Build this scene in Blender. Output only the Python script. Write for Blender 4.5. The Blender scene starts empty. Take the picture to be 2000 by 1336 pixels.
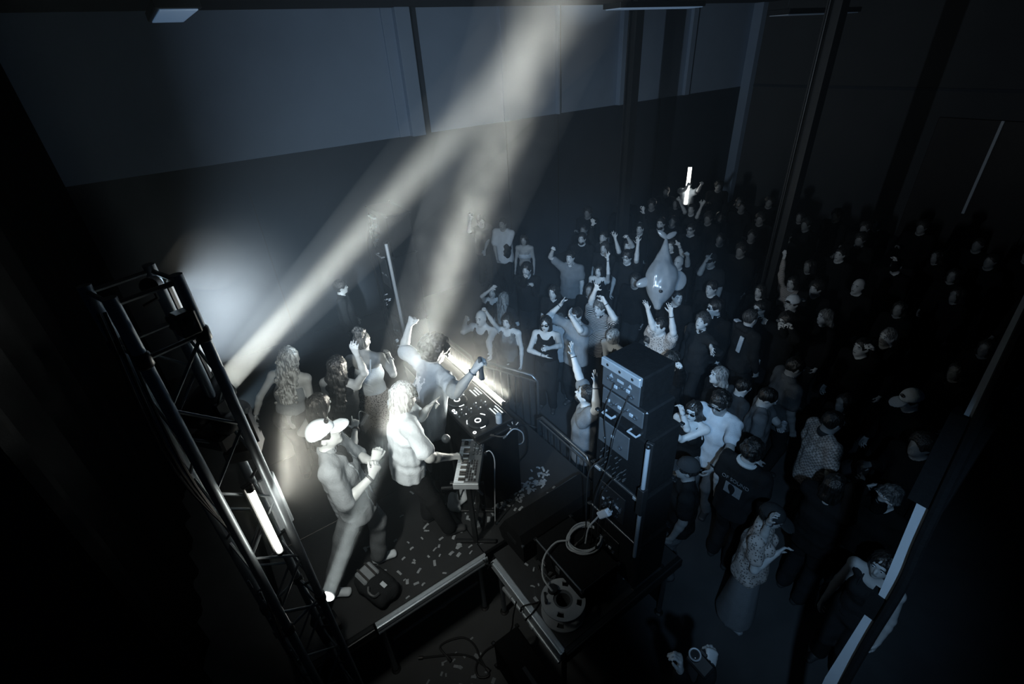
import bpy, bmesh, math, random, time
import numpy as np
from mathutils import Vector, Matrix
T_START = time.time()
random.seed(7); np.random.seed(7)
SC = bpy.context.scene
COL = SC.collection

# ------------------------------------------------------------------ camera, view, world
CAM = np.array([0.0, 0.0, 5.0])
F_PX, PITCH, ROLL, AZ = 942.11, math.radians(31.4347), math.radians(-3.51782), math.radians(56.75235)
def cam_axes():
    cp, sp, ca, sa = math.cos(PITCH), math.sin(PITCH), math.cos(AZ), math.sin(AZ)
    fw = np.array([cp*ca, cp*sa, -sp]); r0 = np.array([sa, -ca, 0.0]); u0 = np.cross(r0, fw)
    r = math.cos(ROLL)*r0 + math.sin(ROLL)*u0; u = -math.sin(ROLL)*r0 + math.cos(ROLL)*u0
    return r, u, fw
CR, CU, CF = cam_axes()
cam_data = bpy.data.cameras.new('camera'); cam = bpy.data.objects.new('camera', cam_data); COL.objects.link(cam)
cam.matrix_world = Matrix(((CR[0], CU[0], -CF[0], CAM[0]), (CR[1], CU[1], -CF[1], CAM[1]), (CR[2], CU[2], -CF[2], CAM[2]), (0, 0, 0, 1)))
cam_data.sensor_width = 36.0; cam_data.lens = F_PX/2000*36.0; cam_data.clip_start = 0.05; cam_data.clip_end = 60
SC.camera = cam
SC.view_settings.view_transform = 'Standard'; SC.view_settings.look = 'None'
SC.view_settings.gamma = 1.0; SC.view_settings.use_curve_mapping = False; SC.view_settings.exposure = 0.0
SC.cycles.use_denoising = True
SC.cycles.max_bounces = 3; SC.cycles.diffuse_bounces = 2; SC.cycles.glossy_bounces = 2; SC.cycles.transmission_bounces = 2
SC.cycles.volume_bounces = 0; SC.cycles.volume_step_rate = 1.0; SC.cycles.volume_max_steps = 128; SC.cycles.transparent_max_bounces = 4
SC.cycles.sample_clamp_indirect = 4.0; SC.cycles.caustics_reflective = False; SC.cycles.caustics_refractive = False
SC.cycles.use_adaptive_sampling = True; SC.cycles.adaptive_threshold = 0.02
W = bpy.data.worlds.new('dark_hall_air'); SC.world = W; W.use_nodes = True
W.node_tree.nodes['Background'].inputs[0].default_value = (0.25, 0.5, 1.0, 1); W.node_tree.nodes['Background'].inputs[1].default_value = 0.004

def ray(px, py):
    return CR*((px-1000.0)/F_PX) - CU*((py-668.0)/F_PX) + CF
def at(px, py, z):
    d = ray(px, py); return CAM + d*((z-CAM[2])/d[2])
def at_y(px, py, y):
    d = ray(px, py); return CAM + d*(y/d[1])
def at_x(px, py, x):
    d = ray(px, py); return CAM + d*(x/d[0])
def at_v(px, py, x, y):                      # the height a pixel has on the vertical through (x, y)
    d = ray(px, py); return CAM + d*(math.hypot(x, y)/math.hypot(d[0], d[1]))

# ------------------------------------------------------------------ lights
def look_matrix(loc, target):
    z = Vector(np.asarray(loc, float)-np.asarray(target, float)).normalized()
    x = Vector((0, 0, 1)).cross(z)
    if x.length < 1e-4: x = Vector((1, 0, 0))
    x.normalize(); y = z.cross(x)
    m = Matrix((x, y, z)).transposed().to_4x4(); m.translation = Vector(loc); return m
def spot(name, loc, target, power, angle, blend, radius, col):
    l = bpy.data.lights.new(name, 'SPOT'); l.energy = power; l.spot_size = math.radians(angle); l.spot_blend = blend
    l.shadow_soft_size = radius; l.color = col
    o = bpy.data.objects.new(name, l); COL.objects.link(o); o.matrix_world = look_matrix(loc, target); return o
def area(name, loc, target, power, sx, sy, col, spread=180, shape='RECTANGLE', up=None):
    l = bpy.data.lights.new(name, 'AREA'); l.energy = power; l.shape = shape; l.size = sx; l.size_y = sy
    l.color = col; l.spread = math.radians(spread)
    o = bpy.data.objects.new(name, l); COL.objects.link(o)
    m = look_matrix(loc, target)
    if up is not None:                        # turn so that the long (Y) side follows 'up'
        z = m.to_3x3().col[2]; y = Vector(up); y = (y - z*y.dot(z)).normalized(); x = y.cross(z)
        m = Matrix((x, y, z)).transposed().to_4x4(); m.translation = Vector(loc)
    o.matrix_world = m; return o
CREAM = (1.0, 0.97, 0.86); PALE = (0.80, 0.93, 1.0); BLUE = (0.50, 0.74, 1.0); DEEP = (0.30, 0.56, 1.0)
STAGE_Z = 0.90
# beams: every lamp in view sits where its fixture is built below; two unseen spots are added behind the camera to light the crowd
HAZE_COL = (0.62, 0.82, 1.0, 1); HAZE_DENS = 0.009; HAZE_G = 0.0
BCOL = (0.95, 0.98, 0.92)
BEAM_UP = at_v(438, 750, -0.105, 2.64); BEAM_TOP = at(1120, 6, 5.66)
BEAM_MID = at_v(468, 801, -0.09, 2.66)
BEAM_LOW = at_v(640, 1162, -0.095, 2.62); BEAM_LOW_T = at_y(1052, 60, 3.02)
area('beam_lamp_high', BEAM_UP, BEAM_TOP, 10.0, 0.125, 0.125, BCOL, 8, 'DISK')
area('beam_lamp_low', BEAM_LOW, BEAM_LOW_T, 9.5, 0.10, 0.10, BCOL, 7, 'DISK')
area('beam_lamp_mid', BEAM_MID, at(600, 660, 2.6), 1.6, 0.10, 0.10, PALE, 9, 'DISK')
area('batten_wash', (-0.13, 2.64, 3.91), (5.2, 6.2, 3.9), 52, 0.05, 0.46, (0.75, 0.87, 1.0), 104, up=(0, 0, 1))
area('batten_key', (0.0, 2.27, 3.22), (1.0, 3.5, 2.1), 15, 0.05, 0.45, CREAM, 110, up=(0, 0, 1))
area('dj_tube_light', (2.03, 4.0, 1.98), (1.3, 3.7, 2.55), 38, 0.05, 1.22, CREAM, 84, up=(0, 1, 0))
area('dj_tube_front', (2.08, 4.0, 1.93), (3.6, 4.0, 2.3), 9, 0.05, 1.22, CREAM, 150, up=(0, 1, 0))
spot('added_crowd_fill', (-0.3, -0.7, 5.3), (4.25, 4.2, 1.3), 1800, 36, 1.0, 0.05, (0.42, 0.68, 1.0))
spot('added_crowd_fill_right', (-0.3, -0.7, 5.3), (3.5, 1.0, 1.0), 300, 34, 1.0, 0.05, (0.42, 0.68, 1.0))
area('pin_spot_lamp', (-0.20, 2.44, 4.22), at_y(470, 478, 6.0), 0.5, 0.03, 0.03, PALE, 10, 'DISK')


# ------------------------------------------------------------------ materials
MATS = {}
def mat(name, col, rough=0.6, metal=0.0, var=0.25, scale=8.0, bump=0.0, bscale=60.0, emit=None, estr=0.0, spec=0.5, coat=0.0):
    if name in MATS: return MATS[name]
    m = bpy.data.materials.new(name); m.use_nodes = True; nt = m.node_tree; b = nt.nodes['Principled BSDF']
    if isinstance(col, (int, float)): col = (col*0.80, col*0.92, min(1.0, col*1.03))   # the whole hall reads in cool blue-greys
    b.inputs['Roughness'].default_value = rough; b.inputs['Metallic'].default_value = metal
    b.inputs['Specular IOR Level'].default_value = spec; b.inputs['Coat Weight'].default_value = coat
    tc = nt.nodes.new('ShaderNodeTexCoord')
    if var > 0:
        nz = nt.nodes.new('ShaderNodeTexNoise'); nz.inputs['Scale'].default_value = scale; nz.inputs['Detail'].default_value = 4
        nt.links.new(tc.outputs['Object'], nz.inputs['Vector'])
        mx = nt.nodes.new('ShaderNodeMix'); mx.data_type = 'RGBA'
        mx.inputs[6].default_value = (*[c*(1-var) for c in col], 1); mx.inputs[7].default_value = (*[min(1, c*(1+var)) for c in col], 1)
        nt.links.new(nz.outputs['Fac'], mx.inputs[0]); nt.links.new(mx.outputs[2], b.inputs['Base Color'])
    else: b.inputs['Base Color'].default_value = (*col, 1)
    if bump > 0:
        n2 = nt.nodes.new('ShaderNodeTexNoise'); n2.inputs['Scale'].default_value = bscale; n2.inputs['Detail'].default_value = 3
        nt.links.new(tc.outputs['Object'], n2.inputs['Vector'])
        bp = nt.nodes.new('ShaderNodeBump'); bp.inputs['Strength'].default_value = bump; bp.inputs['Distance'].default_value = 0.01
        nt.links.new(n2.outputs['Fac'], bp.inputs['Height']); nt.links.new(bp.outputs['Normal'], b.inputs['Normal'])
    if emit is not None:
        b.inputs['Emission Color'].default_value = (*emit, 1); b.inputs['Emission Strength'].default_value = estr
    MATS[name] = m; return m
def hair_mat(name, col, rough=0.4):
    if name in MATS: return MATS[name]
    m = bpy.data.materials.new(name); m.use_nodes = True; nt = m.node_tree; b = nt.nodes['Principled BSDF']
    tc = nt.nodes.new('ShaderNodeTexCoord'); mp = nt.nodes.new('ShaderNodeMapping'); mp.inputs['Scale'].default_value = (70, 70, 9)
    nz = nt.nodes.new('ShaderNodeTexNoise'); nz.inputs['Scale'].default_value = 1.0; nz.inputs['Detail'].default_value = 3
    nt.links.new(tc.outputs['Object'], mp.inputs[0]); nt.links.new(mp.outputs[0], nz.inputs['Vector'])
    cr = nt.nodes.new('ShaderNodeValToRGB'); cr.color_ramp.elements[0].position = 0.38; cr.color_ramp.elements[1].position = 0.62
    cr.color_ramp.elements[0].color = (*[c*0.35 for c in col], 1); cr.color_ramp.elements[1].color = (*[min(1, c*1.4) for c in col], 1)
    nt.links.new(nz.outputs['Fac'], cr.inputs[0]); nt.links.new(cr.outputs[0], b.inputs['Base Color'])
    bp = nt.nodes.new('ShaderNodeBump'); bp.inputs['Strength'].default_value = 0.9; bp.inputs['Distance'].default_value = 0.012
    nt.links.new(nz.outputs['Fac'], bp.inputs['Height']); nt.links.new(bp.outputs['Normal'], b.inputs['Normal'])
    b.inputs['Roughness'].default_value = rough; MATS[name] = m; return m
def stripe_mat(name, c1, c2, scale, axis='X', wave='BANDS', check=False, rough=0.8):
    if name in MATS: return MATS[name]
    m = bpy.data.materials.new(name); m.use_nodes = True; nt = m.node_tree; b = nt.nodes['Principled BSDF']
    tc = nt.nodes.new('ShaderNodeTexCoord'); b.inputs['Roughness'].default_value = rough
    cr = nt.nodes.new('ShaderNodeValToRGB'); cr.color_ramp.interpolation = 'CONSTANT'
    cr.color_ramp.elements[0].color = (c1, c1, c1, 1); cr.color_ramp.elements[1].color = (c2, c2, c2, 1); cr.color_ramp.elements[1].position = 0.5
    if check:
        tx = nt.nodes.new('ShaderNodeTexChecker'); tx.inputs['Scale'].default_value = scale
        tx.inputs['Color1'].default_value = (c1, c1, c1, 1); tx.inputs['Color2'].default_value = (c2, c2, c2, 1)
        nt.links.new(tc.outputs['Object'], tx.inputs['Vector']); nt.links.new(tx.outputs['Color'], b.inputs['Base Color'])
    elif wave == 'VORONOI':
        tx = nt.nodes.new('ShaderNodeTexVoronoi'); tx.inputs['Scale'].default_value = scale
        cr.color_ramp.elements[1].position = 0.35
        nt.links.new(tc.outputs['Object'], tx.inputs['Vector']); nt.links.new(tx.outputs['Distance'], cr.inputs[0]); nt.links.new(cr.outputs[0], b.inputs['Base Color'])
    else:
        tx = nt.nodes.new('ShaderNodeTexWave'); tx.wave_type = wave; tx.inputs['Scale'].default_value = scale; tx.inputs['Distortion'].default_value = 0.6
        if wave == 'BANDS': tx.bands_direction = axis
        nt.links.new(tc.outputs['Object'], tx.inputs['Vector']); nt.links.new(tx.outputs['Fac'], cr.inputs[0]); nt.links.new(cr.outputs[0], b.inputs['Base Color'])
    MATS[name] = m; return m

# ------------------------------------------------------------------ object helpers
def tag(o, label=None, cat=None, group=None, kind=None):
    if label: o['label'] = label
    if cat: o['category'] = cat
    if group: o['group'] = group
    if kind: o['kind'] = kind
    return o
def thing(name, label, cat, loc=(0, 0, 0), group=None, rz=0.0):
    o = bpy.data.objects.new(name, None); COL.objects.link(o); o.location = Vector(loc); o.rotation_euler = (0, 0, rz)
    o.empty_display_size = 0.1
    return tag(o, label, cat, group)
def new_mesh(name, verts, faces, m=None, smooth=False):
    me = bpy.data.meshes.new(name); me.from_pydata([tuple(v) for v in verts], [], [tuple(f) for f in faces])
    if m: me.materials.append(m)
    if smooth: me.polygons.foreach_set('use_smooth', [True]*len(me.polygons))
    me.update(); return me
def link(name, me, parent=None, loc=None, rot=None):
    o = bpy.data.objects.new(name, me); COL.objects.link(o)
    if parent is not None: o.parent = parent
    if loc is not None: o.location = Vector(loc)
    if rot is not None: o.rotation_euler = rot
    return o
def basis(d):
    d = np.asarray(d, float); d = d/np.linalg.norm(d)
    a = np.array([0, 0, 1.0]) if abs(d[2]) < 0.9 else np.array([1.0, 0, 0])
    u = np.cross(a, d); u /= np.linalg.norm(u); return u, np.cross(d, u), d
class MB:
    """collects simple shapes into one mesh; points are given in world space and stored relative to `o`"""
    def __init__(s, o=(0, 0, 0)): s.v = []; s.f = []; s.o = np.asarray(o, float)
    def add(s, V, F):
        n = len(s.v); s.v += [np.asarray(p, float)-s.o for p in V]; s.f += [[i+n for i in f] for f in F]; return s
    def box(s, lo, hi, bev=0.0, R=None, c=None):
        lo = np.minimum(lo, hi); hi = np.maximum(np.asarray(lo, float), np.asarray(hi, float)) if False else np.asarray(hi, float)
        lo = np.asarray(lo, float)
        b = min(bev, 0.45*float(min(hi-lo)))
        if b <= 0:
            V = [(x, y, z) for z in (lo[2], hi[2]) for y in (lo[1], hi[1]) for x in (lo[0], hi[0])]
            F = [(0, 2, 3, 1), (4, 5, 7, 6), (0, 1, 5, 4), (2, 6, 7, 3), (0, 4, 6, 2), (1, 3, 7, 5)]
        else:
            V = []; idx = {}
            for ax in range(3):
                for sx in (0, 1):
                    for sy in (0, 1):
                        for sz in (0, 1):
                            sg = (sx, sy, sz); p = []
                            for k in range(3):
                                e = hi[k] if sg[k] else lo[k]
                                p.append(e if k == ax else e+(-b if sg[k] else b))
                            idx[(ax, sg)] = len(V); V.append(p)
            F = []
            cyc = [(0, 0), (1, 0), (1, 1), (0, 1)]
            for ax in range(3):
                a1, a2 = (ax+1) % 3, (ax+2) % 3
                for sd in (0, 1):
                    q = []
                    for (i, j) in (cyc if sd else cyc[::-1]):
                        g = [0, 0, 0]; g[ax] = sd; g[a1] = i; g[a2] = j; q.append(idx[(ax, tuple(g))])
                    F.append(q)
            for ax in range(3):
                a1, a2 = (ax+1) % 3, (ax+2) % 3
                for i in (0, 1):
                    for j in (0, 1):
                        g0 = [0, 0, 0]; g0[a1] = i; g0[a2] = j; g1 = list(g0); g1[ax] = 1
                        q = [idx[(a1, tuple(g0))], idx[(a1, tuple(g1))], idx[(a2, tuple(g1))], idx[(a2, tuple(g0))]]
                        F.append(q if i == j else q[::-1])
            for sx in (0, 1):
                for sy in (0, 1):
                    for sz in (0, 1):
                        q = [idx[(k, (sx, sy, sz))] for k in range(3)]
                        F.append(q if (sx+sy+sz) % 2 else q[::-1])
        V = np.array(V)
        if R is not None:
            c = np.asarray(c if c is not None else (lo+hi)/2, float); V = (V-c)@np.asarray(R).T+c
        return s.add(V, F)
    def obox(s, c, ax, ay, az, hx, hy, hz, bev=0.0):       # oriented box from centre, three axes and half sizes
        n = len(s.v); o = s.o; s.o = np.zeros(3)
        s.box((-hx, -hy, -hz), (hx, hy, hz), bev); s.o = o
        M = np.stack([ax, ay, az], 1)
        for i in range(n, len(s.v)): s.v[i] = M@s.v[i]+np.asarray(c, float)-o
        return s
    def tube(s, pts, r, n=10, cap=True, closed=False):
        pts = [np.asarray(p, float) for p in pts]; rs = r if isinstance(r, (list, tuple)) else [r]*len(pts)
        m = len(pts); V = []; u = None
        for i, p in enumerate(pts):
            a = pts[i-1] if (i > 0 or closed) else pts[0]; b = pts[(i+1) % m] if (i < m-1 or closed) else pts[-1]
            d = b-a; d = d/(np.linalg.norm(d)+1e-12)
            if u is None: u, w, _ = basis(d)
            else:
                u = u-d*np.dot(u, d); u /= (np.linalg.norm(u)+1e-12); w = np.cross(d, u)
            for k in range(n):
                t = 2*math.pi*k/n; V.append(p+(u*math.cos(t)+w*math.sin(t))*rs[i])
        F = []
        for i in range(m if closed else m-1):
            j = (i+1) % m
            for k in range(n): F.append((i*n+k, i*n+(k+1) % n, j*n+(k+1) % n, j*n+k))
        if cap and not closed: F.append(tuple(range(n))[::-1]); F.append(tuple((m-1)*n+k for k in range(n)))
        return s.add(V, F)
    def lathe(s, c, axis, prof, n=16):                       # prof: [(distance along axis, radius)]
        u, w, d = basis(axis); V = []; F = []; c = np.asarray(c, float)
        for (h, r) in prof:
            for k in range(n):
                t = 2*math.pi*k/n; V.append(c+d*h+(u*math.cos(t)+w*math.sin(t))*max(r, 1e-4))
        for i in range(len(prof)-1):
            for k in range(n): F.append((i*n+k, i*n+(k+1) % n, (i+1)*n+(k+1) % n, (i+1)*n+k))
        F.append(tuple(range(n))[::-1]); F.append(tuple((len(prof)-1)*n+k for k in range(n)))
        return s.add(V, F)
    def poly(s, pts, thick, nrm):                             # extruded flat outline
        nrm = np.asarray(nrm, float); n = len(pts); V = [np.asarray(p, float) for p in pts]+[np.asarray(p, float)+nrm*thick for p in pts]
        F = [tuple(range(n))[::-1], tuple(range(n, 2*n))]+[(i, (i+1) % n, (i+1) % n+n, i+n) for i in range(n)]
        return s.add(V, F)
    def build(s, name, m, parent=None, smooth=False, loc=None):
        me = new_mesh(name, s.v, s.f, m, False)
        if smooth:
            me.polygons.foreach_set('use_smooth', [True]*len(me.polygons)); me.set_sharp_from_angle(angle=0.7)
        return link(name, me, parent, loc)
def part(parent, name, m, mb, smooth=False):
    """mb's points are world points; parent is an un-rotated Empty (or a mesh that sits at that Empty's origin)"""
    return mb.build(name, m, parent, smooth)
def curve_pts(ctrl, n=8):
    P = [np.asarray(c, float) for c in ctrl]; P = [2*P[0]-P[1]]+P+[2*P[-1]-P[-2]]; out = []
    for i in range(1, len(P)-2):
        for k in range(n):
            t = k/n; a, b, c, d = P[i-1], P[i], P[i+1], P[i+2]
            out.append(0.5*((2*b)+(-a+c)*t+(2*a-5*b+4*c-d)*t*t+(-a+3*b-3*c+d)*t**3))
    out.append(P[-2]); return out

# ------------------------------------------------------------------ the hall
WALL_Y, END_X, CEIL_Z, WAINS_Z = 9.90, 15.86, 5.713, 3.563
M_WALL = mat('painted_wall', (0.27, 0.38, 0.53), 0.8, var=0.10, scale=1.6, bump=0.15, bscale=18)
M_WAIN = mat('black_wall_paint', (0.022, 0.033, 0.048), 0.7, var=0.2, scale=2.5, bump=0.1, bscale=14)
M_FLOOR = mat('dark_concrete', 0.06, 0.65, var=0.35, scale=3.0, bump=0.1, bscale=30)
M_CEIL = mat('black_ceiling', 0.004, 0.95, var=0.2)
M_BLACK = mat('black_plastic', 0.014, 0.5, var=0.2, scale=20)
M_MATTE = mat('black_cloth', 0.010, 0.95, var=0.3, scale=30, bump=0.3, bscale=90, spec=0.08)
M_ALU = mat('brushed_aluminium', 0.75, 0.42, 0.7, var=0.12, scale=30)
M_STEEL = mat('grey_steel', 0.30, 0.35, 0.9, var=0.15, scale=25)
M_DARKMETAL = mat('black_metal', 0.03, 0.4, 0.6, var=0.2, scale=25)
M_WHITE = mat('white_plastic', 0.75, 0.45, var=0.05)
def struct(name, mb, m, parent=None, smooth=False):
    o = mb.build(name, m, parent, smooth); 
    if parent is None: o['kind'] = 'structure'
    return o
struct('floor', MB().box((-4, -3, -0.2), (END_X+0.2, WALL_Y+0.2, 0)), M_FLOOR)
struct('ceiling', MB().box((-4, -3, CEIL_Z), (END_X+0.2, WALL_Y+0.2, CEIL_Z+0.2)), M_CEIL)
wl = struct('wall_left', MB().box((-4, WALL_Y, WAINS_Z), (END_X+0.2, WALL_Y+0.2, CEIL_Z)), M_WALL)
struct('wainscot', MB().box((-4, WALL_Y-0.012, 0), (END_X+0.2, WALL_Y+0.2, WAINS_Z)), M_WAIN, wl)
for x in (1.085, 6.68, 8.22, 11.9):                                     # joints between the wall boards
    struct('board_joint', MB().box((x-0.012, WALL_Y-0.02, 0), (x+0.012, WALL_Y-0.008, WAINS_Z-0.55 if x < 2 else WAINS_Z)), M_BLACK, wl)
for x, w, d in ((4.34, 0.50, 0.06), (4.445, 0.29, 0.20), (6.71, 0.14, 0.05), (8.17, 0.06, 0.12), (10.27, 0.24, 0.14), (12.9, 0.2, 0.1)):
    struct('pilaster', MB().box((x-w/2, WALL_Y-d, WAINS_Z), (x+w/2, WALL_Y, CEIL_Z), 0.008), M_WALL, wl)
for x0, x1 in ((4.60, 4.80), (8.21, 8.30), (10.40, 10.52)): struct('gap_shade_strip', MB().box((x0, WALL_Y-0.008, WAINS_Z), (x1, WALL_Y, CEIL_Z)), M_WAIN, wl)  # flush strips painted dark to stand in for shaded recesses
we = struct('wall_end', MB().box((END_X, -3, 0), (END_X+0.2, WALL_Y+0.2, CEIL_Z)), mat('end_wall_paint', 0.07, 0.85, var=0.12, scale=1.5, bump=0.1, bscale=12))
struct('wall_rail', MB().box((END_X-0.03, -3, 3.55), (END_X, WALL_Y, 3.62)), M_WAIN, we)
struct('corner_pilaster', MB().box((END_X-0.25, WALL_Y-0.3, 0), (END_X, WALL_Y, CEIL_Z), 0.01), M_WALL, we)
M_DOOR = mat('dark_door_paint', 0.02, 0.6, var=0.2)
dr = struct('door_1', MB().box((END_X-0.06, 2.2, 0), (END_X, 4.6, 3.0), 0.01), M_DOOR)
struct('door_edge', MB().box((END_X-0.12, 3.36, 0.9), (END_X-0.06, 3.42, 3.0), 0.006), M_WHITE, dr)  # white strip stands in for the light along the door edge
# black drape added to hide the unlit wall behind the stage
pts = []; n = 90
for i in range(n+1):
    y = 3.4+(WALL_Y-0.05-3.4)*i/n; pts.append((-1.30+0.045*math.sin(i*0.9)+0.02*math.sin(i*2.3), y))
mb = MB((-1.30, 6.3, 0.0)); V = []; F = []
for (x, y) in pts: V += [(x, y, 0.0), (x, y, 5.6), (x-0.012, y, 5.6), (x-0.012, y, 0.0)]
for i in range(n):
    a, b = i*4, i*4+4
    for k in range(4): F.append((a+k, b+k, b+(k+1) % 4, a+(k+1) % 4))
mb.add(V, F)
dp = thing('added_drape', 'tall black pleated drape closing off the back of the stage', 'curtain', (-1.30, 6.3, 0))
part(dp, 'fabric', M_MATTE, mb, True)
part(dp, 'header_rail', M_DARKMETAL, MB((-1.30, 6.3, 0)).tube([(-1.30, 3.4, 5.66), (-1.30, 9.85, 5.66)], 0.025))
# two steel columns that carry the roof
for k, (x, y, lab) in enumerate(((8.12, 7.50, 'tall dark steel column nearer the pale wall'), (8.03, 3.88, 'tall dark steel column standing out in the unlit crowd'))):
    c = thing('steel_column', lab, 'column', (x, y, 0))
    s = 0.10
    b = MB((x, y, 0)).box((x-s, y-s, 0), (x+s, y-s+0.02, CEIL_Z)).box((x-s, y+s-0.02, 0), (x+s, y+s, CEIL_Z)).box((x-0.012, y-s+0.02, 0), (x+0.012, y+s-0.02, CEIL_Z))
    part(c, 'beam_section', mat('painted_steel', 0.035, 0.45, 0.3, var=0.2), b)
    part(c, 'base_plate', M_DARKMETAL, MB((x, y, 0)).box((x-0.18, y-0.18, 0), (x+0.18, y+0.18, 0.02), 0.004))
    part(c, 'cable_conduit', M_DARKMETAL, MB((x, y, 0)).tube([(x-s-0.02, y+0.05, 0.02), (x-s-0.02, y+0.05, CEIL_Z)], 0.014, 8))
# ceiling light panels, taken as switched off; their glow stands in for bounced light
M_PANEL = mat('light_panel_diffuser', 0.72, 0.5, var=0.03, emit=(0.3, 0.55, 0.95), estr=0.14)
def panel(c, lx, ly, label, e=0.14):
    t = thing('ceiling_light', label, 'light', c)
    x, y, z = c
    part(t, 'frame', M_DARKMETAL, MB(c).box((x-lx/2-0.03, y-ly/2-0.03, z), (x+lx/2+0.03, y+ly/2+0.03, z+0.07), 0.006))
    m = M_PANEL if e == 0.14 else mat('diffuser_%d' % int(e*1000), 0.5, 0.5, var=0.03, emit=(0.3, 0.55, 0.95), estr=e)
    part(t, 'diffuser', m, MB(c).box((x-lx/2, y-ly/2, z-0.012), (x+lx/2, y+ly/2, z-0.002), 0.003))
    for sx in (-1, 1): part(t, 'hanger', M_STEEL, MB(c).tube([(x+sx*lx*0.4, y, z+0.07), (x+sx*lx*0.4, y, CEIL_Z)], 0.006, 6))
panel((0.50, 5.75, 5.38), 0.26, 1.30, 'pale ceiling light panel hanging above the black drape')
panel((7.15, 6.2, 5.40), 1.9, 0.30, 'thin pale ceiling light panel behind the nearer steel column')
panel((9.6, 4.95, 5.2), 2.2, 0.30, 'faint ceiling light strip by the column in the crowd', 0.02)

# ------------------------------------------------------------------ organic surfaces: a signed distance grid meshed by surface nets
def unit(v):
    v = np.asarray(v, float); return v/(np.linalg.norm(v)+1e-12)
class Cap:                                                   # round cone
    def __init__(s, a, b, ra, rb): s.a = np.asarray(a, float); s.b = np.asarray(b, float); s.ra = ra; s.rb = rb
    def bounds(s):
        r = max(s.ra, s.rb); return np.minimum(s.a, s.b)-r, np.maximum(s.a, s.b)+r
    def d(s, x, y, z, off=0.0):
        ab = s.b-s.a; L = float(ab@ab)+1e-9
        dx = x-s.a[0]; dy = y-s.a[1]; dz = z-s.a[2]
        t = np.clip((dx*ab[0]+dy*ab[1]+dz*ab[2])/L, 0, 1)
        return np.sqrt((dx-t*ab[0])**2+(dy-t*ab[1])**2+(dz-t*ab[2])**2)-(s.ra+(s.rb-s.ra)*t)-off
class Ell:                                                   # ellipsoid; A = three axes as rows
    def __init__(s, c, A, r): s.c = np.asarray(c, float); s.A = np.asarray(A, float); s.r = np.asarray(r, float)
    def bounds(s):
        e = np.sqrt(((s.A*s.r[:, None])**2).sum(0)); return s.c-e, s.c+e
    def d(s, x, y, z, off=0.0):
        dx = x-s.c[0]; dy = y-s.c[1]; dz = z-s.c[2]; k0 = 0; k1 = 0
        for i in range(3):
            q = dx*s.A[i, 0]+dy*s.A[i, 1]+dz*s.A[i, 2]; r = s.r[i]+off
            k0 = k0+(q/r)**2; k1 = k1+(q/r**2)**2
        k0 = np.sqrt(k0); return k0*(k0-1)/(np.sqrt(k1)+1e-9)
class Ecap:                                                  # cone with an elliptical section: w along u, h along v
    def __init__(s, a, b, u, wh0, wh1):
        s.a = np.asarray(a, float); s.b = np.asarray(b, float); s.t = s.b-s.a; s.L = np.linalg.norm(s.t); s.t = s.t/s.L
        u = np.asarray(u, float); u = u-s.t*(u@s.t); s.u = unit(u); s.v = np.cross(s.t, s.u); s.p0 = wh0; s.p1 = wh1
    def bounds(s):
        r = max(*s.p0, *s.p1); return np.minimum(s.a, s.b)-r, np.maximum(s.a, s.b)+r
    def d(s, x, y, z, off=0.0):
        dx = x-s.a[0]; dy = y-s.a[1]; dz = z-s.a[2]
        h = dx*s.t[0]+dy*s.t[1]+dz*s.t[2]; k = np.clip(h/s.L, 0, 1); e = h-k*s.L
        w = s.p0[0]+(s.p1[0]-s.p0[0])*k+off; g = s.p0[1]+(s.p1[1]-s.p0[1])*k+off; m = np.minimum(w, g)
        U = dx*s.u[0]+dy*s.u[1]+dz*s.u[2]; V = dx*s.v[0]+dy*s.v[1]+dz*s.v[2]
        q = np.sqrt((U/w)**2+(V/g)**2+(e/(m*0.8))**2)
        return (q-1)*m*0.95
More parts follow.
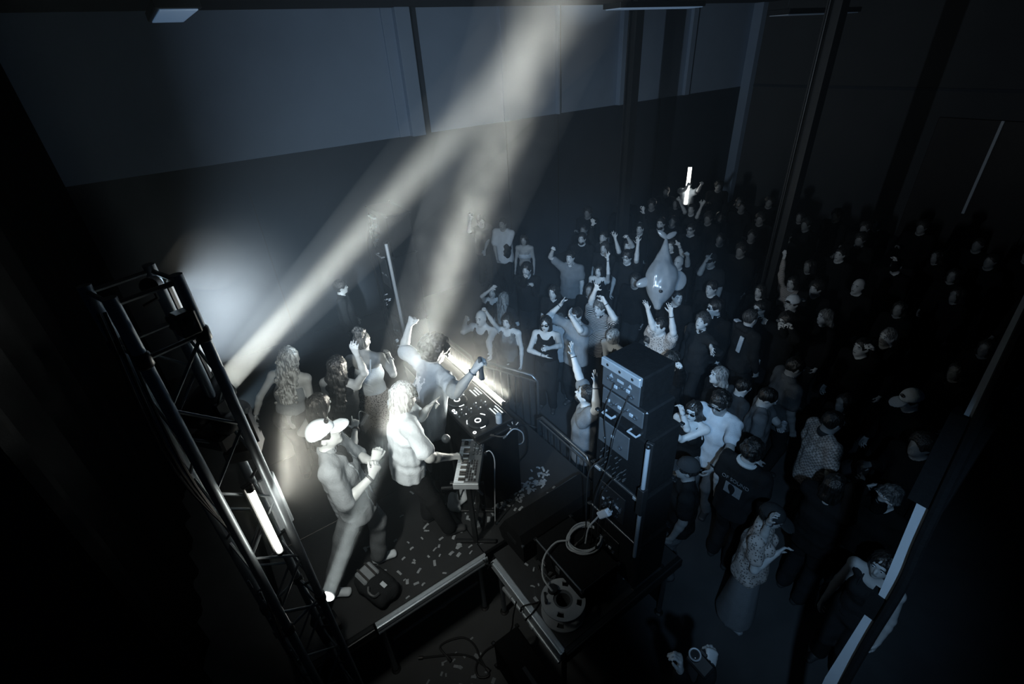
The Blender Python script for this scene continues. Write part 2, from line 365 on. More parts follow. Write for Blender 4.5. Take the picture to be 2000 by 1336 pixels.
class Field:
    def __init__(s, prims, res, pad=0.03):
        lo = np.min([p.bounds()[0] for p, o, k in prims], 0); hi = np.max([p.bounds()[1] for p, o, k in prims], 0)
        mo = max(o for p, o, k in prims)
        s.res = res; s.lo = lo-pad-mo-2*res; n = np.ceil((hi+pad+mo+2*res-s.lo)/res).astype(int)+1
        s.v = np.full(n, 1.0, np.float32); s.n = n
        s.ax = [(s.lo[i]+res*np.arange(n[i])).astype(np.float32) for i in range(3)]
        for p, o, k in prims: s.add(p, o, k)
    def blk(s, lo, hi):
        i0 = np.clip(np.floor((lo-s.lo)/s.res).astype(int), 0, s.n-1); i1 = np.clip(np.ceil((hi-s.lo)/s.res).astype(int)+1, 1, s.n)
        i1 = np.maximum(i1, i0+1)
        sl = tuple(slice(a, b) for a, b in zip(i0, i1))
        return sl, s.ax[0][sl[0]][:, None, None], s.ax[1][sl[1]][None, :, None], s.ax[2][sl[2]][None, None, :]
    def add(s, p, off=0.0, k=0.02):
        lo, hi = p.bounds(); m = off+k+2.5*s.res
        sl, x, y, z = s.blk(lo-m, hi+m); d = p.d(x, y, z, off); v = s.v[sl]
        if k > 0: h = np.maximum(k-np.abs(d-v), 0)/k; s.v[sl] = np.minimum(d, v)-h*h*k*0.25
        else: s.v[sl] = np.minimum(d, v)
    def cut(s, p, off=0.0, k=0.0):
        lo, hi = p.bounds(); m = off+k+2.5*s.res
        sl, x, y, z = s.blk(lo-m, hi+m); d = -p.d(x, y, z, off); v = s.v[sl]
        if k > 0: h = np.maximum(k-np.abs(d-v), 0)/k; s.v[sl] = np.maximum(d, v)+h*h*k*0.25
        else: s.v[sl] = np.maximum(d, v)
    def plane(s, n, p):                                      # keep the side where n.(x-p) < 0
        n = unit(n); x, y, z = s.ax[0][:, None, None], s.ax[1][None, :, None], s.ax[2][None, None, :]
        s.v = np.maximum(s.v, ((x-p[0])*n[0]+(y-p[1])*n[1]+(z-p[2])*n[2]).astype(np.float32))
    def folds(s, amp, freq, seed, stretch=(1, 1, 0.45)):
        rs = np.random.RandomState(seed); x, y, z = s.ax[0][:, None, None], s.ax[1][None, :, None], s.ax[2][None, None, :]
        for i in range(4):
            d = rs.normal(size=3)*np.asarray(stretch); d = d/np.linalg.norm(d)*freq*(0.7+0.25*i); q = rs.uniform(0, 6.28)
            s.v += (amp/(1+0.5*i))*np.sin(x*d[0]+y*d[1]+z*d[2]+q+1.5*np.sin((x*d[1]-y*d[0]+z*d[2])*0.7)).astype(np.float32)
    def mesh(s):
        v = s.v; S = v < 0
        c = S[:-1, :-1, :-1].astype(np.int8); tot = np.zeros_like(c)
        for i in (0, 1):
            for j in (0, 1):
                for k in (0, 1): tot += S[i:v.shape[0]-1+i, j:v.shape[1]-1+j, k:v.shape[2]-1+k]
        act = (tot > 0) & (tot < 8); I = np.argwhere(act); N = len(I)
        if N == 0: return np.zeros((0, 3)), np.zeros((0, 4), int)
        cor = {}
        for i in (0, 1):
            for j in (0, 1):
                for k in (0, 1): cor[(i, j, k)] = v[I[:, 0]+i, I[:, 1]+j, I[:, 2]+k]
        acc = np.zeros((N, 3)); cnt = np.zeros(N)
        for a, b in [((0,0,0),(1,0,0)),((0,1,0),(1,1,0)),((0,0,1),(1,0,1)),((0,1,1),(1,1,1)),((0,0,0),(0,1,0)),((1,0,0),(1,1,0)),
                     ((0,0,1),(0,1,1)),((1,0,1),(1,1,1)),((0,0,0),(0,0,1)),((1,0,0),(1,0,1)),((0,1,0),(0,1,1)),((1,1,0),(1,1,1))]:
            va, vb = cor[a], cor[b]; m = (va < 0) != (vb < 0); t = np.where(m, va/np.where(m, va-vb, 1), 0)
            A = np.array(a, float); B = np.array(b, float)
            acc += np.where(m[:, None], A+(B-A)*t[:, None], 0); cnt += m
        P = s.lo+(I+acc/cnt[:, None])*s.res
        idx = np.full(act.shape, -1, np.int32); idx[act] = np.arange(N)
        Q = []
        for ax in range(3):
            a1, a2 = (ax+1) % 3, (ax+2) % 3
            sl0 = [slice(1, -1)]*3; sl0[ax] = slice(0, -1); sl1 = [slice(1, -1)]*3; sl1[ax] = slice(1, None)
            A = S[tuple(sl0)]; B = S[tuple(sl1)]; ch = np.argwhere(A != B)
            if len(ch) == 0: continue
            base = ch.copy(); base[:, a1] += 1; base[:, a2] += 1
            flip = A[A != B]
            def g(o1, o2):
                b = base.copy(); b[:, a1] += o1; b[:, a2] += o2; return idx[b[:, 0], b[:, 1], b[:, 2]]
            q = np.stack([g(-1, -1), g(0, -1), g(0, 0), g(-1, 0)], 1)
            q = np.where(flip[:, None], q, q[:, ::-1]); Q.append(q)
        Q = np.concatenate(Q); return P, Q[(Q >= 0).all(1)]
def sdf_mesh(name, P, Q, m, relax=1):
    if relax and len(Q):                                     # one light Laplacian pass takes the grid steps out
        for _ in range(relax):
            acc = np.zeros_like(P); c = np.zeros(len(P))
            for i in range(4):
                a, b = Q[:, i], Q[:, (i+1) % 4]
                for k in range(3): acc[:, k] += np.bincount(a, P[b, k], len(P))+np.bincount(b, P[a, k], len(P))
                c += np.bincount(a, None, len(P))+np.bincount(b, None, len(P))
            P = P*0.5+0.5*acc/np.maximum(c, 1)[:, None]
    me = bpy.data.meshes.new(name); me.vertices.add(len(P)); me.vertices.foreach_set('co', P.astype(np.float32).ravel())
    me.loops.add(len(Q)*4); me.loops.foreach_set('vertex_index', Q.astype(np.int32).ravel())
    me.polygons.add(len(Q)); me.polygons.foreach_set('loop_start', np.arange(0, len(Q)*4, 4, dtype=np.int32))
    me.polygons.foreach_set('use_smooth', np.ones(len(Q), bool))
    me.materials.append(m); me.update(calc_edges=True); return me

# ------------------------------------------------------------------ people
UP = np.array([0, 0, 1.0])
def small_ball(name, m):
    key = 'ball_'+name
    if key in bpy.data.meshes: return bpy.data.meshes[key]
    bm = bmesh.new(); bmesh.ops.create_uvsphere(bm, u_segments=10, v_segments=6, radius=1.0)
    me = bpy.data.meshes.new(key); bm.to_mesh(me); bm.free(); me.materials.append(m)
    me.polygons.foreach_set('use_smooth', [True]*len(me.polygons)); return me
def ball(name, parent, m, c, A, r):
    o = link(name, small_ball(name+m.name, m), parent)
    M = np.eye(4); M[:3, :3] = (np.asarray(A).T*np.asarray(r)[None, :]); M[:3, 3] = c; o.matrix_local = Matrix(M.tolist()); return o
SKINS = {}
def skin_mat(g):
    k = 'skin_%02d' % int(g*100)
    return mat(k, (g*0.86, g*0.94, g*0.99), 0.5, var=0.10, scale=30, spec=0.4)
def cloth_mat(g, kind='plain'):
    if kind == 'plain': return mat('cloth_%03d' % int(g*1000), g*0.75 if g < 0.06 else g, 0.95, var=0.16, scale=14, bump=0.35, bscale=70, spec=0.08)
    if kind == 'stripe': return stripe_mat('striped_cloth', 0.03, 0.5, 22, 'DIAGONAL')
    if kind == 'check': return stripe_mat('checked_cloth', 0.16, 0.42, 45, check=True)
    if kind == 'blotch': return stripe_mat('patterned_cloth', 0.10, 0.42, 48, wave='VORONOI')
    if kind == 'sequin': return mat('sequin_cloth', 0.25, 0.18, 0.8, var=0.6, scale=60, bump=1.0, bscale=120)
    if kind == 'print': return stripe_mat('dark_lace', 0.02, 0.30, 60, wave='VORONOI')
def hand_prims(w, d, n, right, style, s, rmin):
    d = unit(d); n = unit(n-d*(n@d)); t = np.cross(d, n)*(1 if right else -1)
    P = [(Ecap(w-d*0.01*s, w+d*0.085*s, t, (0.027*s, 0.019*s), (0.041*s, 0.014*s)), 0, 0.014)]
    sp, c1, c2 = {'open': (0.26, 0.08, 0.2), 'relaxed': (0.08, 0.45, 0.7), 'fist': (0.0, 1.45, 1.5), 'point': (0.0, 1.45, 1.5), 'grip': (0.04, 0.9, 1.1), 'flat': (0.05, 0.05, 0.1), 'peace': (0.12, 1.45, 1.5)}[style]
    for i, L in enumerate((0.072, 0.080, 0.075, 0.058)):
        b = w+d*(0.083-0.006*abs(i-1.2))*s+t*(0.030-0.0205*i)*s; a1, a2 = c1+0.05*i*(sp < 0.2), c2
        if style == 'point' and i == 0: a1, a2 = 0.05, 0.1
        if style == 'peace' and i < 2: a1, a2 = 0.05, 0.1
        di = unit(d+t*sp*(1.35-i)); e1 = unit(di*math.cos(a1)+n*math.sin(a1)); e2 = unit(di*math.cos(a1+a2)+n*math.sin(a1+a2))
        r = max(0.0098*s*(0.88 if i == 3 else 1), rmin); m = b+e1*L*0.52*s
        P += [(Cap(b, m, r, r*0.95), 0, 0.004), (Cap(m, m+e2*L*0.48*s, r*0.95, r*0.85), 0, 0.004)]
    tb = w+d*0.025*s+t*0.026*s; out = {'fist': 0.35, 'grip': 0.45, 'flat': 0.35, 'relaxed': 0.5, 'peace': 0.3}.get(style, 0.95)
    e1 = unit(t*out+d*0.75+n*(0.5 if out < 0.6 else 0.15)); e2 = unit(e1+d*0.35-t*0.1+n*0.2*(out < 0.6)); r = max(0.0115*s, rmin)
    m = tb+e1*0.048*s
    return P+[(Cap(tb, m, r*1.15, r), 0, 0.008), (Cap(m, m+e2*0.034*s, r, r*0.8), 0, 0.004)]
def reach(S, px, py, L, sign, base):                         # the point at distance L from S that the pixel's line passes nearest to
    C = CAM-base; d = unit(ray(px, py)); q = S-C; t = q@d; r2 = L*L-(q@q-t*t)
    if r2 <= 0: return S+unit(C+d*t-S)*L
    return C+d*(t+sign*math.sqrt(r2))
PEOPLE = []
def person(label, px=None, pos=None, z0=0.0, h=1.72, yaw=None, sex='m', lean=(0.0, 0.0), head=(0, 0, 0), L=('down',), R=('down',), hands=('relaxed', 'relaxed'),
           top='tee', topc=0.05, topk='plain', legs='trousers', legc=0.03, legk='plain', hair='short', hairc=0.02, skin=0.42, acc=(), res=None, stance=None,
           bulk=1.0, group=None, faced=None, sleeve=0.6, hem=0.12, shoec=0.04, seed=None, local=False, feet=None, dy=0, neck_open=1.0, name='person'):
    seed = seed if seed is not None else len(PEOPLE)+1; rs = np.random.RandomState(seed)
    if px is not None and yaw is None:
        g = at(px[0], px[1], z0+h*0.95); yaw = math.degrees(math.atan2(3.9-g[1], 1.2-g[0]))
    if yaw is None: yaw = 0.0
    yaw += dy
    ya = math.radians(yaw); s = h/1.75; f_ = sex == 'f'
    fw = np.array([math.cos(ya), math.sin(ya), 0]); rg = np.array([math.sin(ya), -math.cos(ya), 0])
    tu = unit(UP+fw*lean[0]+rg*lean[1]); tr = unit(rg-tu*(rg@tu)); tf = np.cross(tu, tr)
    P = np.array([0, 0, 0.95*s])-(fw*lean[0]+rg*lean[1])*0.10*s
    N = P+tu*0.545*s; sw = (0.165 if f_ else 0.185)*s*(0.9+0.1*bulk)
    hy, hp, hroll = [math.radians(a) for a in head]
    hu0 = unit(tu*0.45+UP*0.55); hf0 = unit(tf-hu0*(tf@hu0)); hr0 = np.cross(hf0, hu0)
    hf1 = hf0*math.cos(hy)-hr0*math.sin(hy); hr1 = hr0*math.cos(hy)+hf0*math.sin(hy)      # + yaw turns to the person's left
    hf = hf1*math.cos(hp)+hu0*math.sin(hp); hu = hu0*math.cos(hp)-hf1*math.sin(hp)         # + pitch looks up
    hr = hr1*math.cos(hroll)+hu*math.sin(hroll); hu = np.cross(hr, hf)
    H = N+unit(hu0*0.7+hu*0.3)*0.135*s+hf*0.022*s; hs = s*0.98 if not f_ else s*0.96
    if pos is None:
        tz = H[2]+0.115*s; g = at(px[0], px[1], z0+tz); pos = (g[0]-(H+hu*0.115*s)[0], g[1]-(H+hu*0.115*s)[1])
    base = np.array([pos[0], pos[1], z0]); dist = np.linalg.norm(base+UP*1.2-CAM)
    if res is None: res = float(np.clip(0.0024*dist-0.0034, 0.0090, 0.025))
    rmin = 0.62*res
    root = thing(name, label, 'person', base, group)
    # joints
    arms = []
    for side, spec, sg in (('L', L, -1), ('R', R, 1)):
        S = P+tu*0.475*s+tr*sg*sw; la, lf = 0.285*s, 0.255*s; k = spec[0]
        if k == 'p':
            E = reach(S, *spec[1], la, spec[3] if len(spec) > 3 else -1, base); Wp = reach(E, *spec[2], lf, spec[4] if len(spec) > 4 else -1, base)
        else:
            if k == 'v': a, b = spec[1], spec[2]
            else: a, b = {'down': ((0.16, 0.02, -1), (0.05, 0.30, -1)), 'bent': ((0.14, 0.1, -1), (-0.25, 1.0, 0.5)), 'phone': ((0.2, 0.35, -0.8), (-0.35, 0.8, 0.9)),
                          'up': ((0.35, 0.25, 0.9), (0.02, 0.25, 1)), 'uphigh': ((0.15, 0.2, 1), (-0.1, 0.1, 1)), 'hip': ((0.6, -0.25, -0.8), (-0.75, 0.45, -0.35)),
                          'chest': ((0.25, 0.2, -1), (-0.95, 0.5, 0.45)), 'clasp': ((0.2, 0.35, -0.9), (-0.75, 0.8, 0.25)), 'wide': ((0.8, 0.3, 0.3), (0.3, 0.4, 0.9)), 'back': ((0.2, -0.2, -1), (0.1, 0.1, -1))}[k]
            g = lambda q: unit(tr*sg*q[0]+tf*q[1]+tu*q[2])
            E = S+g(a)*la; Wp = E+g(b)*lf
        arms.append((S, E, Wp, sg))
    st = stance or ((-0.10, 0.02), (0.10, -0.02))            # foot offsets (right, forward) for left and right foot
    leg = []
    for (fx, fy), sg in zip(st, (-1, 1)):
        hip = P+rg*sg*0.085*s-UP*0.03*s; an = rg*fx*s+fw*fy*s+UP*0.085*s
        if feet: q = at(*feet[0 if sg < 0 else 1], z0+0.04)-base; an = np.array([q[0], q[1], 0.085*s])
        D = an-hip; ll = np.linalg.norm(D)
        if ll > 0.855*s: an = hip+D*0.855*s/ll; an[2] = 0.085*s; D = an-hip; ll = np.linalg.norm(D)
        tot = 0.857*s
        mid = hip+D*0.5; bend = math.sqrt(max((tot/2)**2-(ll/2)**2, 0)); kn = mid+unit(fw-unit(D)*(fw@unit(D)))*bend
        leg.append((hip, kn, an, sg))
    b = bulk
    # primitives
    if not f_:
        torso = [(Ecap(P-tu*0.05*s, P+tu*0.11*s, tr, (0.155*s*b, 0.112*s*b), (0.140*s*b, 0.105*s*b)), 0.0, 0.05*s),
                 (Ecap(P+tu*0.10*s, P+tu*0.30*s, tr, (0.140*s*b, 0.105*s*b), (0.158*s*b, 0.115*s*b)), 0.0, 0.05*s),
                 (Ecap(P+tu*0.29*s+tf*0.005, P+tu*0.435*s, tr, (0.160*s*b, 0.118*s*b), (0.150*s*b, 0.088*s*b)), 0.0, 0.05*s)]
    else:
        torso = [(Ecap(P-tu*0.06*s, P+tu*0.10*s, tr, (0.162*s*b, 0.122*s*b), (0.128*s*b, 0.095*s*b)), 0.0, 0.05*s),
                 (Ecap(P+tu*0.10*s, P+tu*0.28*s, tr, (0.116*s*b, 0.088*s*b), (0.132*s*b, 0.098*s*b)), 0.0, 0.05*s),
                 (Ecap(P+tu*0.27*s, P+tu*0.43*s, tr, (0.134*s*b, 0.100*s*b), (0.122*s*b, 0.072*s*b)), 0.0, 0.05*s)]
        for sg in (-1, 1): torso.append((Ell(P+tu*0.335*s+tr*sg*0.062*s*b+tf*0.082*s*b, [tr, tf, tu], (0.056*s*b, 0.05*s*b, 0.056*s*b)), 0.0, 0.03*s))
    shou = []; ua = (0.043 if f_ else 0.054)*s*(0.4+0.6*b); fa = (0.035 if f_ else 0.043)*s*(0.4+0.6*b); wr = (0.024 if f_ else 0.028)*s
    for S, E, Wp, sg in arms:
        shou.append((Cap(P+tu*0.445*s+tr*sg*0.05*s, S, 0.062*s, 0.058*s if not f_ else 0.05*s), 0.0, 0.05*s))
        shou.append((Cap(N-tu*0.005*s+tr*sg*0.02*s-tf*0.01*s, S+tu*0.012*s-tr*sg*0.03*s, 0.045*s, 0.035*s), 0.0, 0.04*s))
    neck = [(Cap(N-tu*0.04*s-tf*0.005*s, H-hu*0.05*s-hf*0.025*s, 0.058*s if not f_ else 0.049*s, 0.052*s if not f_ else 0.043*s), 0.0, 0.035*s)]
    A = [hr, hf, hu]
    hd = [(Ell(H+hu*0.018*hs-hf*0.008*hs, A, (0.077*hs, 0.098*hs, 0.100*hs)), 0, 0.03*hs), (Ell(H-hu*0.058*hs+hf*0.030*hs, A, (0.056*hs, 0.062*hs, 0.062*hs)), 0, 0.045*hs),
          (Cap(H+hf*0.088*hs+hu*0.012*hs, H+hf*0.110*hs-hu*0.026*hs, 0.009*hs, 0.0145*hs), 0, 0.014*hs), (Ell(H-hu*0.103*hs+hf*0.070*hs, A, (0.024*hs, 0.02*hs, 0.018*hs)), 0, 0.025*hs),
          (Ell(H-hu*0.062*hs+hf*0.085*hs, A, (0.026*hs, 0.014*hs, 0.014*hs)), 0, 0.014*hs),
          (Ecap(H+hf*0.086*hs+hu*0.032*hs-hr*0.04*hs, H+hf*0.086*hs+hu*0.032*hs+hr*0.04*hs, hu, (0.011*hs, 0.011*hs), (0.011*hs, 0.011*hs)), 0, 0.02*hs)]
    for sg in (-1, 1): hd.append((Ell(H+hr*sg*0.078*hs-hf*0.005*hs-hu*0.012*hs, A, (0.012*hs, 0.022*hs, 0.033*hs)), 0, 0.008*hs))
    armp = []
    for S, E, Wp, sg in arms:
        armp += [(Cap(S, E, ua, fa*0.98), 0, 0.03*s), (Cap(E, E+(Wp-E)*0.35, fa, fa*0.98), 0, 0.02*s), (Cap(E+(Wp-E)*0.3, Wp, fa*0.98, wr), 0, 0.015*s)]
    handp = []
    for (S, E, Wp, sg), stl in zip(arms, hands):
        d = unit(Wp-E)
        if isinstance(stl, tuple): stl, dv, nv = stl[0], stl[1], stl[2]
        else: dv = nv = None
        if dv is not None: d = unit(tr*dv[0]+tf*dv[1]+tu*dv[2])
        n = (tr*nv[0]+tf*nv[1]+tu*nv[2]) if nv is not None else (tf*1.0-tu*0.2 if d[2] > 0.3 else (-tr*sg*1.0+tf*0.2))
        if abs(unit(n)@d) > 0.93: n = -tr*sg+UP*0.3
        handp += hand_prims(Wp, d, n, sg > 0, stl, s*(1.0 if not f_ else 0.93)*1.05, rmin)
    legp = []
    for hip, kn, an, sg in leg:
        legp += [(Cap(hip, kn, 0.088*s*b if not f_ else 0.09*s*b, 0.056*s), 0, 0.04*s), (Cap(kn, kn+(an-kn)*0.4, 0.053*s, 0.054*s), 0, 0.03*s), (Cap(kn+(an-kn)*0.35, an, 0.054*s, 0.036*s), 0, 0.02*s)]
    bare = legs in ('shorts', 'skirt', 'dress', 'bare')
    F = Field(torso+shou+neck+hd+armp+handp+(legp if bare else []), res)
    for sg in (-1, 1): F.cut(Ell(H+hf*0.103*hs+hr*sg*0.032*hs+hu*0.012*hs, A, (0.019*hs, 0.018*hs, 0.012*hs)), 0, 0.02*hs)
    sk = skin_mat(skin); body = link('body', sdf_mesh('body', *F.mesh(), sk), root)
    # face
    if faced is None: faced = dist < 13
    if faced:
        for sg in (-1, 1):
            ball('eye', root, mat('eye_white', 0.55, 0.2, var=0), H+hf*0.083*hs+hr*sg*0.032*hs+hu*0.010*hs, A, (0.0135*hs, 0.012*hs, 0.009*hs))
            ball('iris', root, mat('iris_dark', 0.01, 0.15, var=0), H+hf*0.0935*hs+hr*sg*0.032*hs+hu*0.010*hs, A, (0.006*hs, 0.004*hs, 0.006*hs))
            ball('eyebrow', root, mat('brow_hair', 0.02, 0.8, var=0), H+hf*0.0945*hs+hr*sg*0.034*hs+hu*0.034*hs, A, (0.021*hs, 0.006*hs, 0.0045*hs))
        ball('lips', root, mat('lips_dark', 0.16, 0.4, var=0), H+hf*0.0965*hs-hu*0.060*hs, A, (0.021*hs, 0.006*hs, 0.0075*hs))
    # clothes
    if top:
        off = {'tank': 0.009, 'corset': 0.011, 'bra': 0.010, 'dress': 0.011}.get(top, 0.015)*s
        pr = [(p, off, k) for p, o, k in torso]
        if top in ('tee', 'shirt', 'long', 'jacket', 'hoodie', 'vest'): 
            pr += [(p, off*0.8, k) for p, o, k in shou]
            loose = 0.012*s if top in ('tee', 'shirt') else 0.004
            pr.append((Ecap(P-tu*0.13*s, P+tu*0.28*s, tr, (0.178*s*b+loose, 0.134*s*b+loose), (0.158*s*b, 0.118*s*b)), 0.008, 0.05*s))
        if top in ('tank',): pr += [(p, off*0.6, k) for p, o, k in shou[0::2]]
        sl = {'tee': sleeve, 'shirt': sleeve, 'long': 2, 'jacket': 2, 'hoodie': 2}.get(top, 0)
        for S, E, Wp, sg in arms:
            if sl: pr.append((Cap(S, S+(E-S)*min(sl, 1.0), ua+0.018*s, (ua+0.024*s) if sl <= 1 else fa+0.02*s), 0, 0.035*s))
            if sl > 1: pr.append((Cap(E, E+(Wp-E)*0.93, fa+0.018*s, wr+0.016*s), 0, 0.02*s))
        if top == 'hoodie': pr += [(Ecap(N-tf*0.075*s-tr*0.09*s, N-tf*0.075*s+tr*0.09*s, tu, (0.05*s, 0.045*s), (0.05*s, 0.045*s)), 0, 0.03*s)]
        if top == 'dress': pr.append((Ecap(P-tu*0.36*s, P+tu*0.05*s, tr, (0.20*s*b, 0.17*s*b), (0.15*s*b, 0.115*s*b)), 0, 0.04*s))
        C = Field(pr, res*1.3); C.folds(0.0042 if sl else 0.0018, 52, seed, (1, 1, 0.4))
        hm = {'corset': -0.06, 'bra': -0.24, 'dress': 0.34, 'tank': 0.04}.get(top, hem)
        C.plane(-tu, P-tu*hm*s)
        if top in ('corset', 'bra', 'dress'): C.plane(tu+tf*0.12, P+tu*0.375*s)
        elif top == 'tank':
            C.cut(Ell(N+tf*0.05*s, [tr, tf, tu], (0.085*s, 0.14*s, 0.12*s)), 0, 0.01)
            for S, E, Wp, sg in arms: C.cut(Cap(S+tr*sg*0.02*s+tu*0.05*s, S+tr*sg*0.03*s-tu*0.12*s, 0.062*s, 0.055*s), 0, 0.01)
        else: C.cut(Ell(N+tf*0.022*s+tu*0.035*s, [tr, tf, tu], (0.068*s*neck_open, 0.085*s*neck_open, 0.06*s)), 0, 0.008)
        link({'tee': 't_shirt', 'shirt': 'shirt', 'long': 'jumper', 'jacket': 'jacket', 'hoodie': 'hooded_jacket', 'tank': 'tank_top', 'corset': 'corset_top', 'bra': 'crop_top', 'dress': 'dress', 'vest': 'vest'}[top],
             sdf_mesh('top', *C.mesh(), cloth_mat(topc, topk)), root)
        if top in ('shirt', 'jacket'):                        # collar
            C2 = Field([(Cap(N+tu*0.002*s-tf*0.006*s, N+tu*0.03*s+tf*0.0*s, 0.078*s, 0.070*s), 0, 0)], min(res, 0.011)); C2.cut(Cap(N-tu*0.1, N+tu*0.2-tf*0.0, 0.062*s, 0.060*s)); C2.cut(Ell(N+tf*0.09*s+tu*0.0, [tr, tf, tu], (0.03*s, 0.05*s, 0.09*s)))
            C2.plane(tu, N+tu*0.035*s)
            link('collar', sdf_mesh('collar', *C2.mesh(), cloth_mat(topc*1.05, 'plain')), root)
        if top in ('corset', 'tank') or 'straps' in acc:
            for sg in (-1, 1):
                q = [P+tu*0.36*s+tr*sg*0.06*s+tf*0.115*s, P+tu*0.45*s+tr*sg*0.068*s+tf*0.075*s, P+tu*0.515*s+tr*sg*0.07*s+tf*0.005*s, P+tu*0.46*s+tr*sg*0.065*s-tf*0.075*s, P+tu*0.36*s+tr*sg*0.05*s-tf*0.105*s]
                link('strap', MB().tube(curve_pts(q, 4), 0.0085*s, 6).build('strap', cloth_mat(topc, 'plain'), root, True).data, root) if False else MB().tube(curve_pts(q, 4), 0.0095*s, 6).build('strap', cloth_mat(topc, 'plain'), root, True)
    if legs in ('trousers', 'jeans', 'shorts'):
        lo = 0.020 if legs == 'trousers' else 0.012
        pr = [(p, 0.008, k) for p, o, k in torso[:1]]
        for hip, kn, an, sg in leg:
            e = an+UP*0.01*s
            pr += [(Cap(hip, kn, 0.09*s*b+lo*0.4, 0.060*s+lo), 0, 0.03*s), (Cap(kn, e, 0.060*s+lo, 0.050*s+lo), 0, 0.02*s)]
        G = Field(pr, max(res*2.1, 0.014) if dist > 6.5 else 0.012); G.folds(0.005, 30, seed+50); G.plane(tu, P+tu*0.085*s)
        if legs == 'shorts': G.plane(-UP, UP*0.66*s)
        else: G.plane(-UP, UP*0.05*s)
        link({'trousers': 'trousers', 'jeans': 'jeans', 'shorts': 'shorts'}[legs], sdf_mesh('legs', *G.mesh(), cloth_mat(legc, legk)), root)
    elif legs == 'skirt':
        G = Field([(Ecap(P-UP*0.34*s, P+tu*0.07*s, tr, (0.235*s, 0.20*s), (0.155*s*b, 0.120*s*b)), 0, 0), (torso[0][0], 0.016, 0.03)], max(res*1.3, 0.011)); G.folds(0.006, 28, seed, (1, 1, 0.05)); G.plane(tu, P+tu*0.07*s); G.plane(-UP, P-UP*0.33*s)
        link('skirt', sdf_mesh('skirt', *G.mesh(), cloth_mat(legc, legk)), root)
    elif legs == 'longskirt':
        G = Field([(Ecap(P-UP*0.84*s, P+tu*0.07*s, tr, (0.21*s, 0.19*s), (0.145*s*b, 0.110*s*b)), 0, 0), (torso[0][0], 0.012, 0.03)], max(res*1.3, 0.011)); G.folds(0.010, 24, seed, (1, 1, 0.05)); G.plane(tu, P+tu*0.07*s); G.plane(-UP, P-UP*0.84*s)
        link('skirt', sdf_mesh('skirt', *G.mesh(), cloth_mat(legc, legk)), root)
    for hip, kn, an, sg in leg:
        fd = unit(fw+rg*sg*0.18); fr = np.cross(fd, UP); g = np.array([an[0], an[1], 0.0])
        G = Field([(Ecap(g-fd*0.045*s+UP*0.042*s, g+fd*0.135*s+UP*0.03*s, fr, (0.036*s, 0.042*s), (0.043*s, 0.028*s)), 0, 0), (Cap(an, g+UP*0.05*s, 0.042*s, 0.045*s), 0, 0.03*s)], max(res*1.4, 0.012)); G.plane(-UP, UP*0.002); G.plane(UP, UP*0.11*s)
        link('shoe', sdf_mesh('shoe', *G.mesh(), mat('shoe_%03d' % int(shoec*1000), shoec, 0.55, var=0.15)), root)
    # hair
    if hair != 'bald':
        c0 = H+hu*0.020*hs-hf*0.014*hs; big = {'curly': 0.012, 'afro': 0.034, 'curlylong': 0.014, 'mop': 0.016}.get(hair, 0.0)
        pr = [(Ell(c0, A, (0.087*hs+big, 0.106*hs+big, 0.106*hs+big)), 0, 0)]
        nb = {'curly': 70, 'afro': 120, 'curlylong': 70, 'mop': 34, 'updo': 14}.get(hair, 0)
        for i in range(nb):
            v = unit(rs.normal(size=3)+np.array([0, -0.35, 0.35])); q = c0+hr*v[0]*0.092*hs+hf*v[1]*0.108*hs+hu*v[2]*0.108*hs
            if hair == 'updo': q = c0+hu*0.10*hs-hf*0.04*hs+(hr*v[0]+hf*v[1]+hu*v[2])*0.055*hs
            r = rs.uniform(0.016, 0.03)*hs
            if hair == 'afro': q = q+(q-c0)*0.24
            pr.append((Ell(q, np.eye(3), (r, r, r)), 0, 0.006))
        bot = -0.075
        if hair == 'bob':
            pr.append((Ecap(c0, c0-hu*0.135*hs-hf*0.01*hs, hr, (0.088*hs, 0.105*hs), (0.100*hs, 0.102*hs)), 0, 0.02)); bot = -0.135
        if hair in ('long', 'curlylong', 'half'):
            b1 = N-tf*0.055*s+tu*0.02*s; b2 = P+tu*(0.24 if hair != 'half' else 0.4)*s-tf*0.13*s
            pr += [(Ecap(c0, c0-hu*0.13*hs-hf*0.03*hs, hr, (0.088*hs, 0.100*hs), (0.094*hs, 0.075*hs)), 0, 0.03), (Ecap(c0-hu*0.10*hs-hf*0.04*hs, b1, hr, (0.095*hs, 0.07*hs), (0.105*hs, 0.05*hs)), 0, 0.04),
                   (Ecap(b1, b2, tr, (0.105*hs, 0.048*hs), (0.075*hs, 0.03*hs)), 0, 0.03)]; bot = None
            if hair == 'curlylong':
                for i in range(90):
                    t = rs.rand(); q = (c0-hf*0.05)*(1-t)+b2*t+tr*rs.uniform(-1, 1)*0.105*hs+tf*rs.uniform(-0.06, 0.05); r = rs.uniform(0.016, 0.028); pr.append((Ell(q, np.eye(3), (r, r, r)), 0, 0.006))
        Hf = Field(pr, min(res, 0.016)); 
        if hair in ('short', 'bob', 'long', 'updo', 'half'): Hf.folds(0.0035, 110, seed, (1, 1, 0.3))
        Hf.cut(Ell(H+hf*0.098*hs-hu*0.055*hs, A, ((0.060 if hair in ('bob', 'long', 'half', 'curlylong') else 0.072)*hs, 0.085*hs, 0.108*hs)), 0, 0.012)
        if hair in ('short', 'updo', 'mop', 'curly', 'afro'):
            for sg in (-1, 1): Hf.cut(Ell(H+hr*sg*0.09*hs+hf*0.03*hs-hu*0.055*hs, A, (0.03*hs, 0.065*hs, 0.06*hs)), 0, 0.01)
        if bot is not None: Hf.plane(-hu+hf*0.25, H+hu*bot*hs)
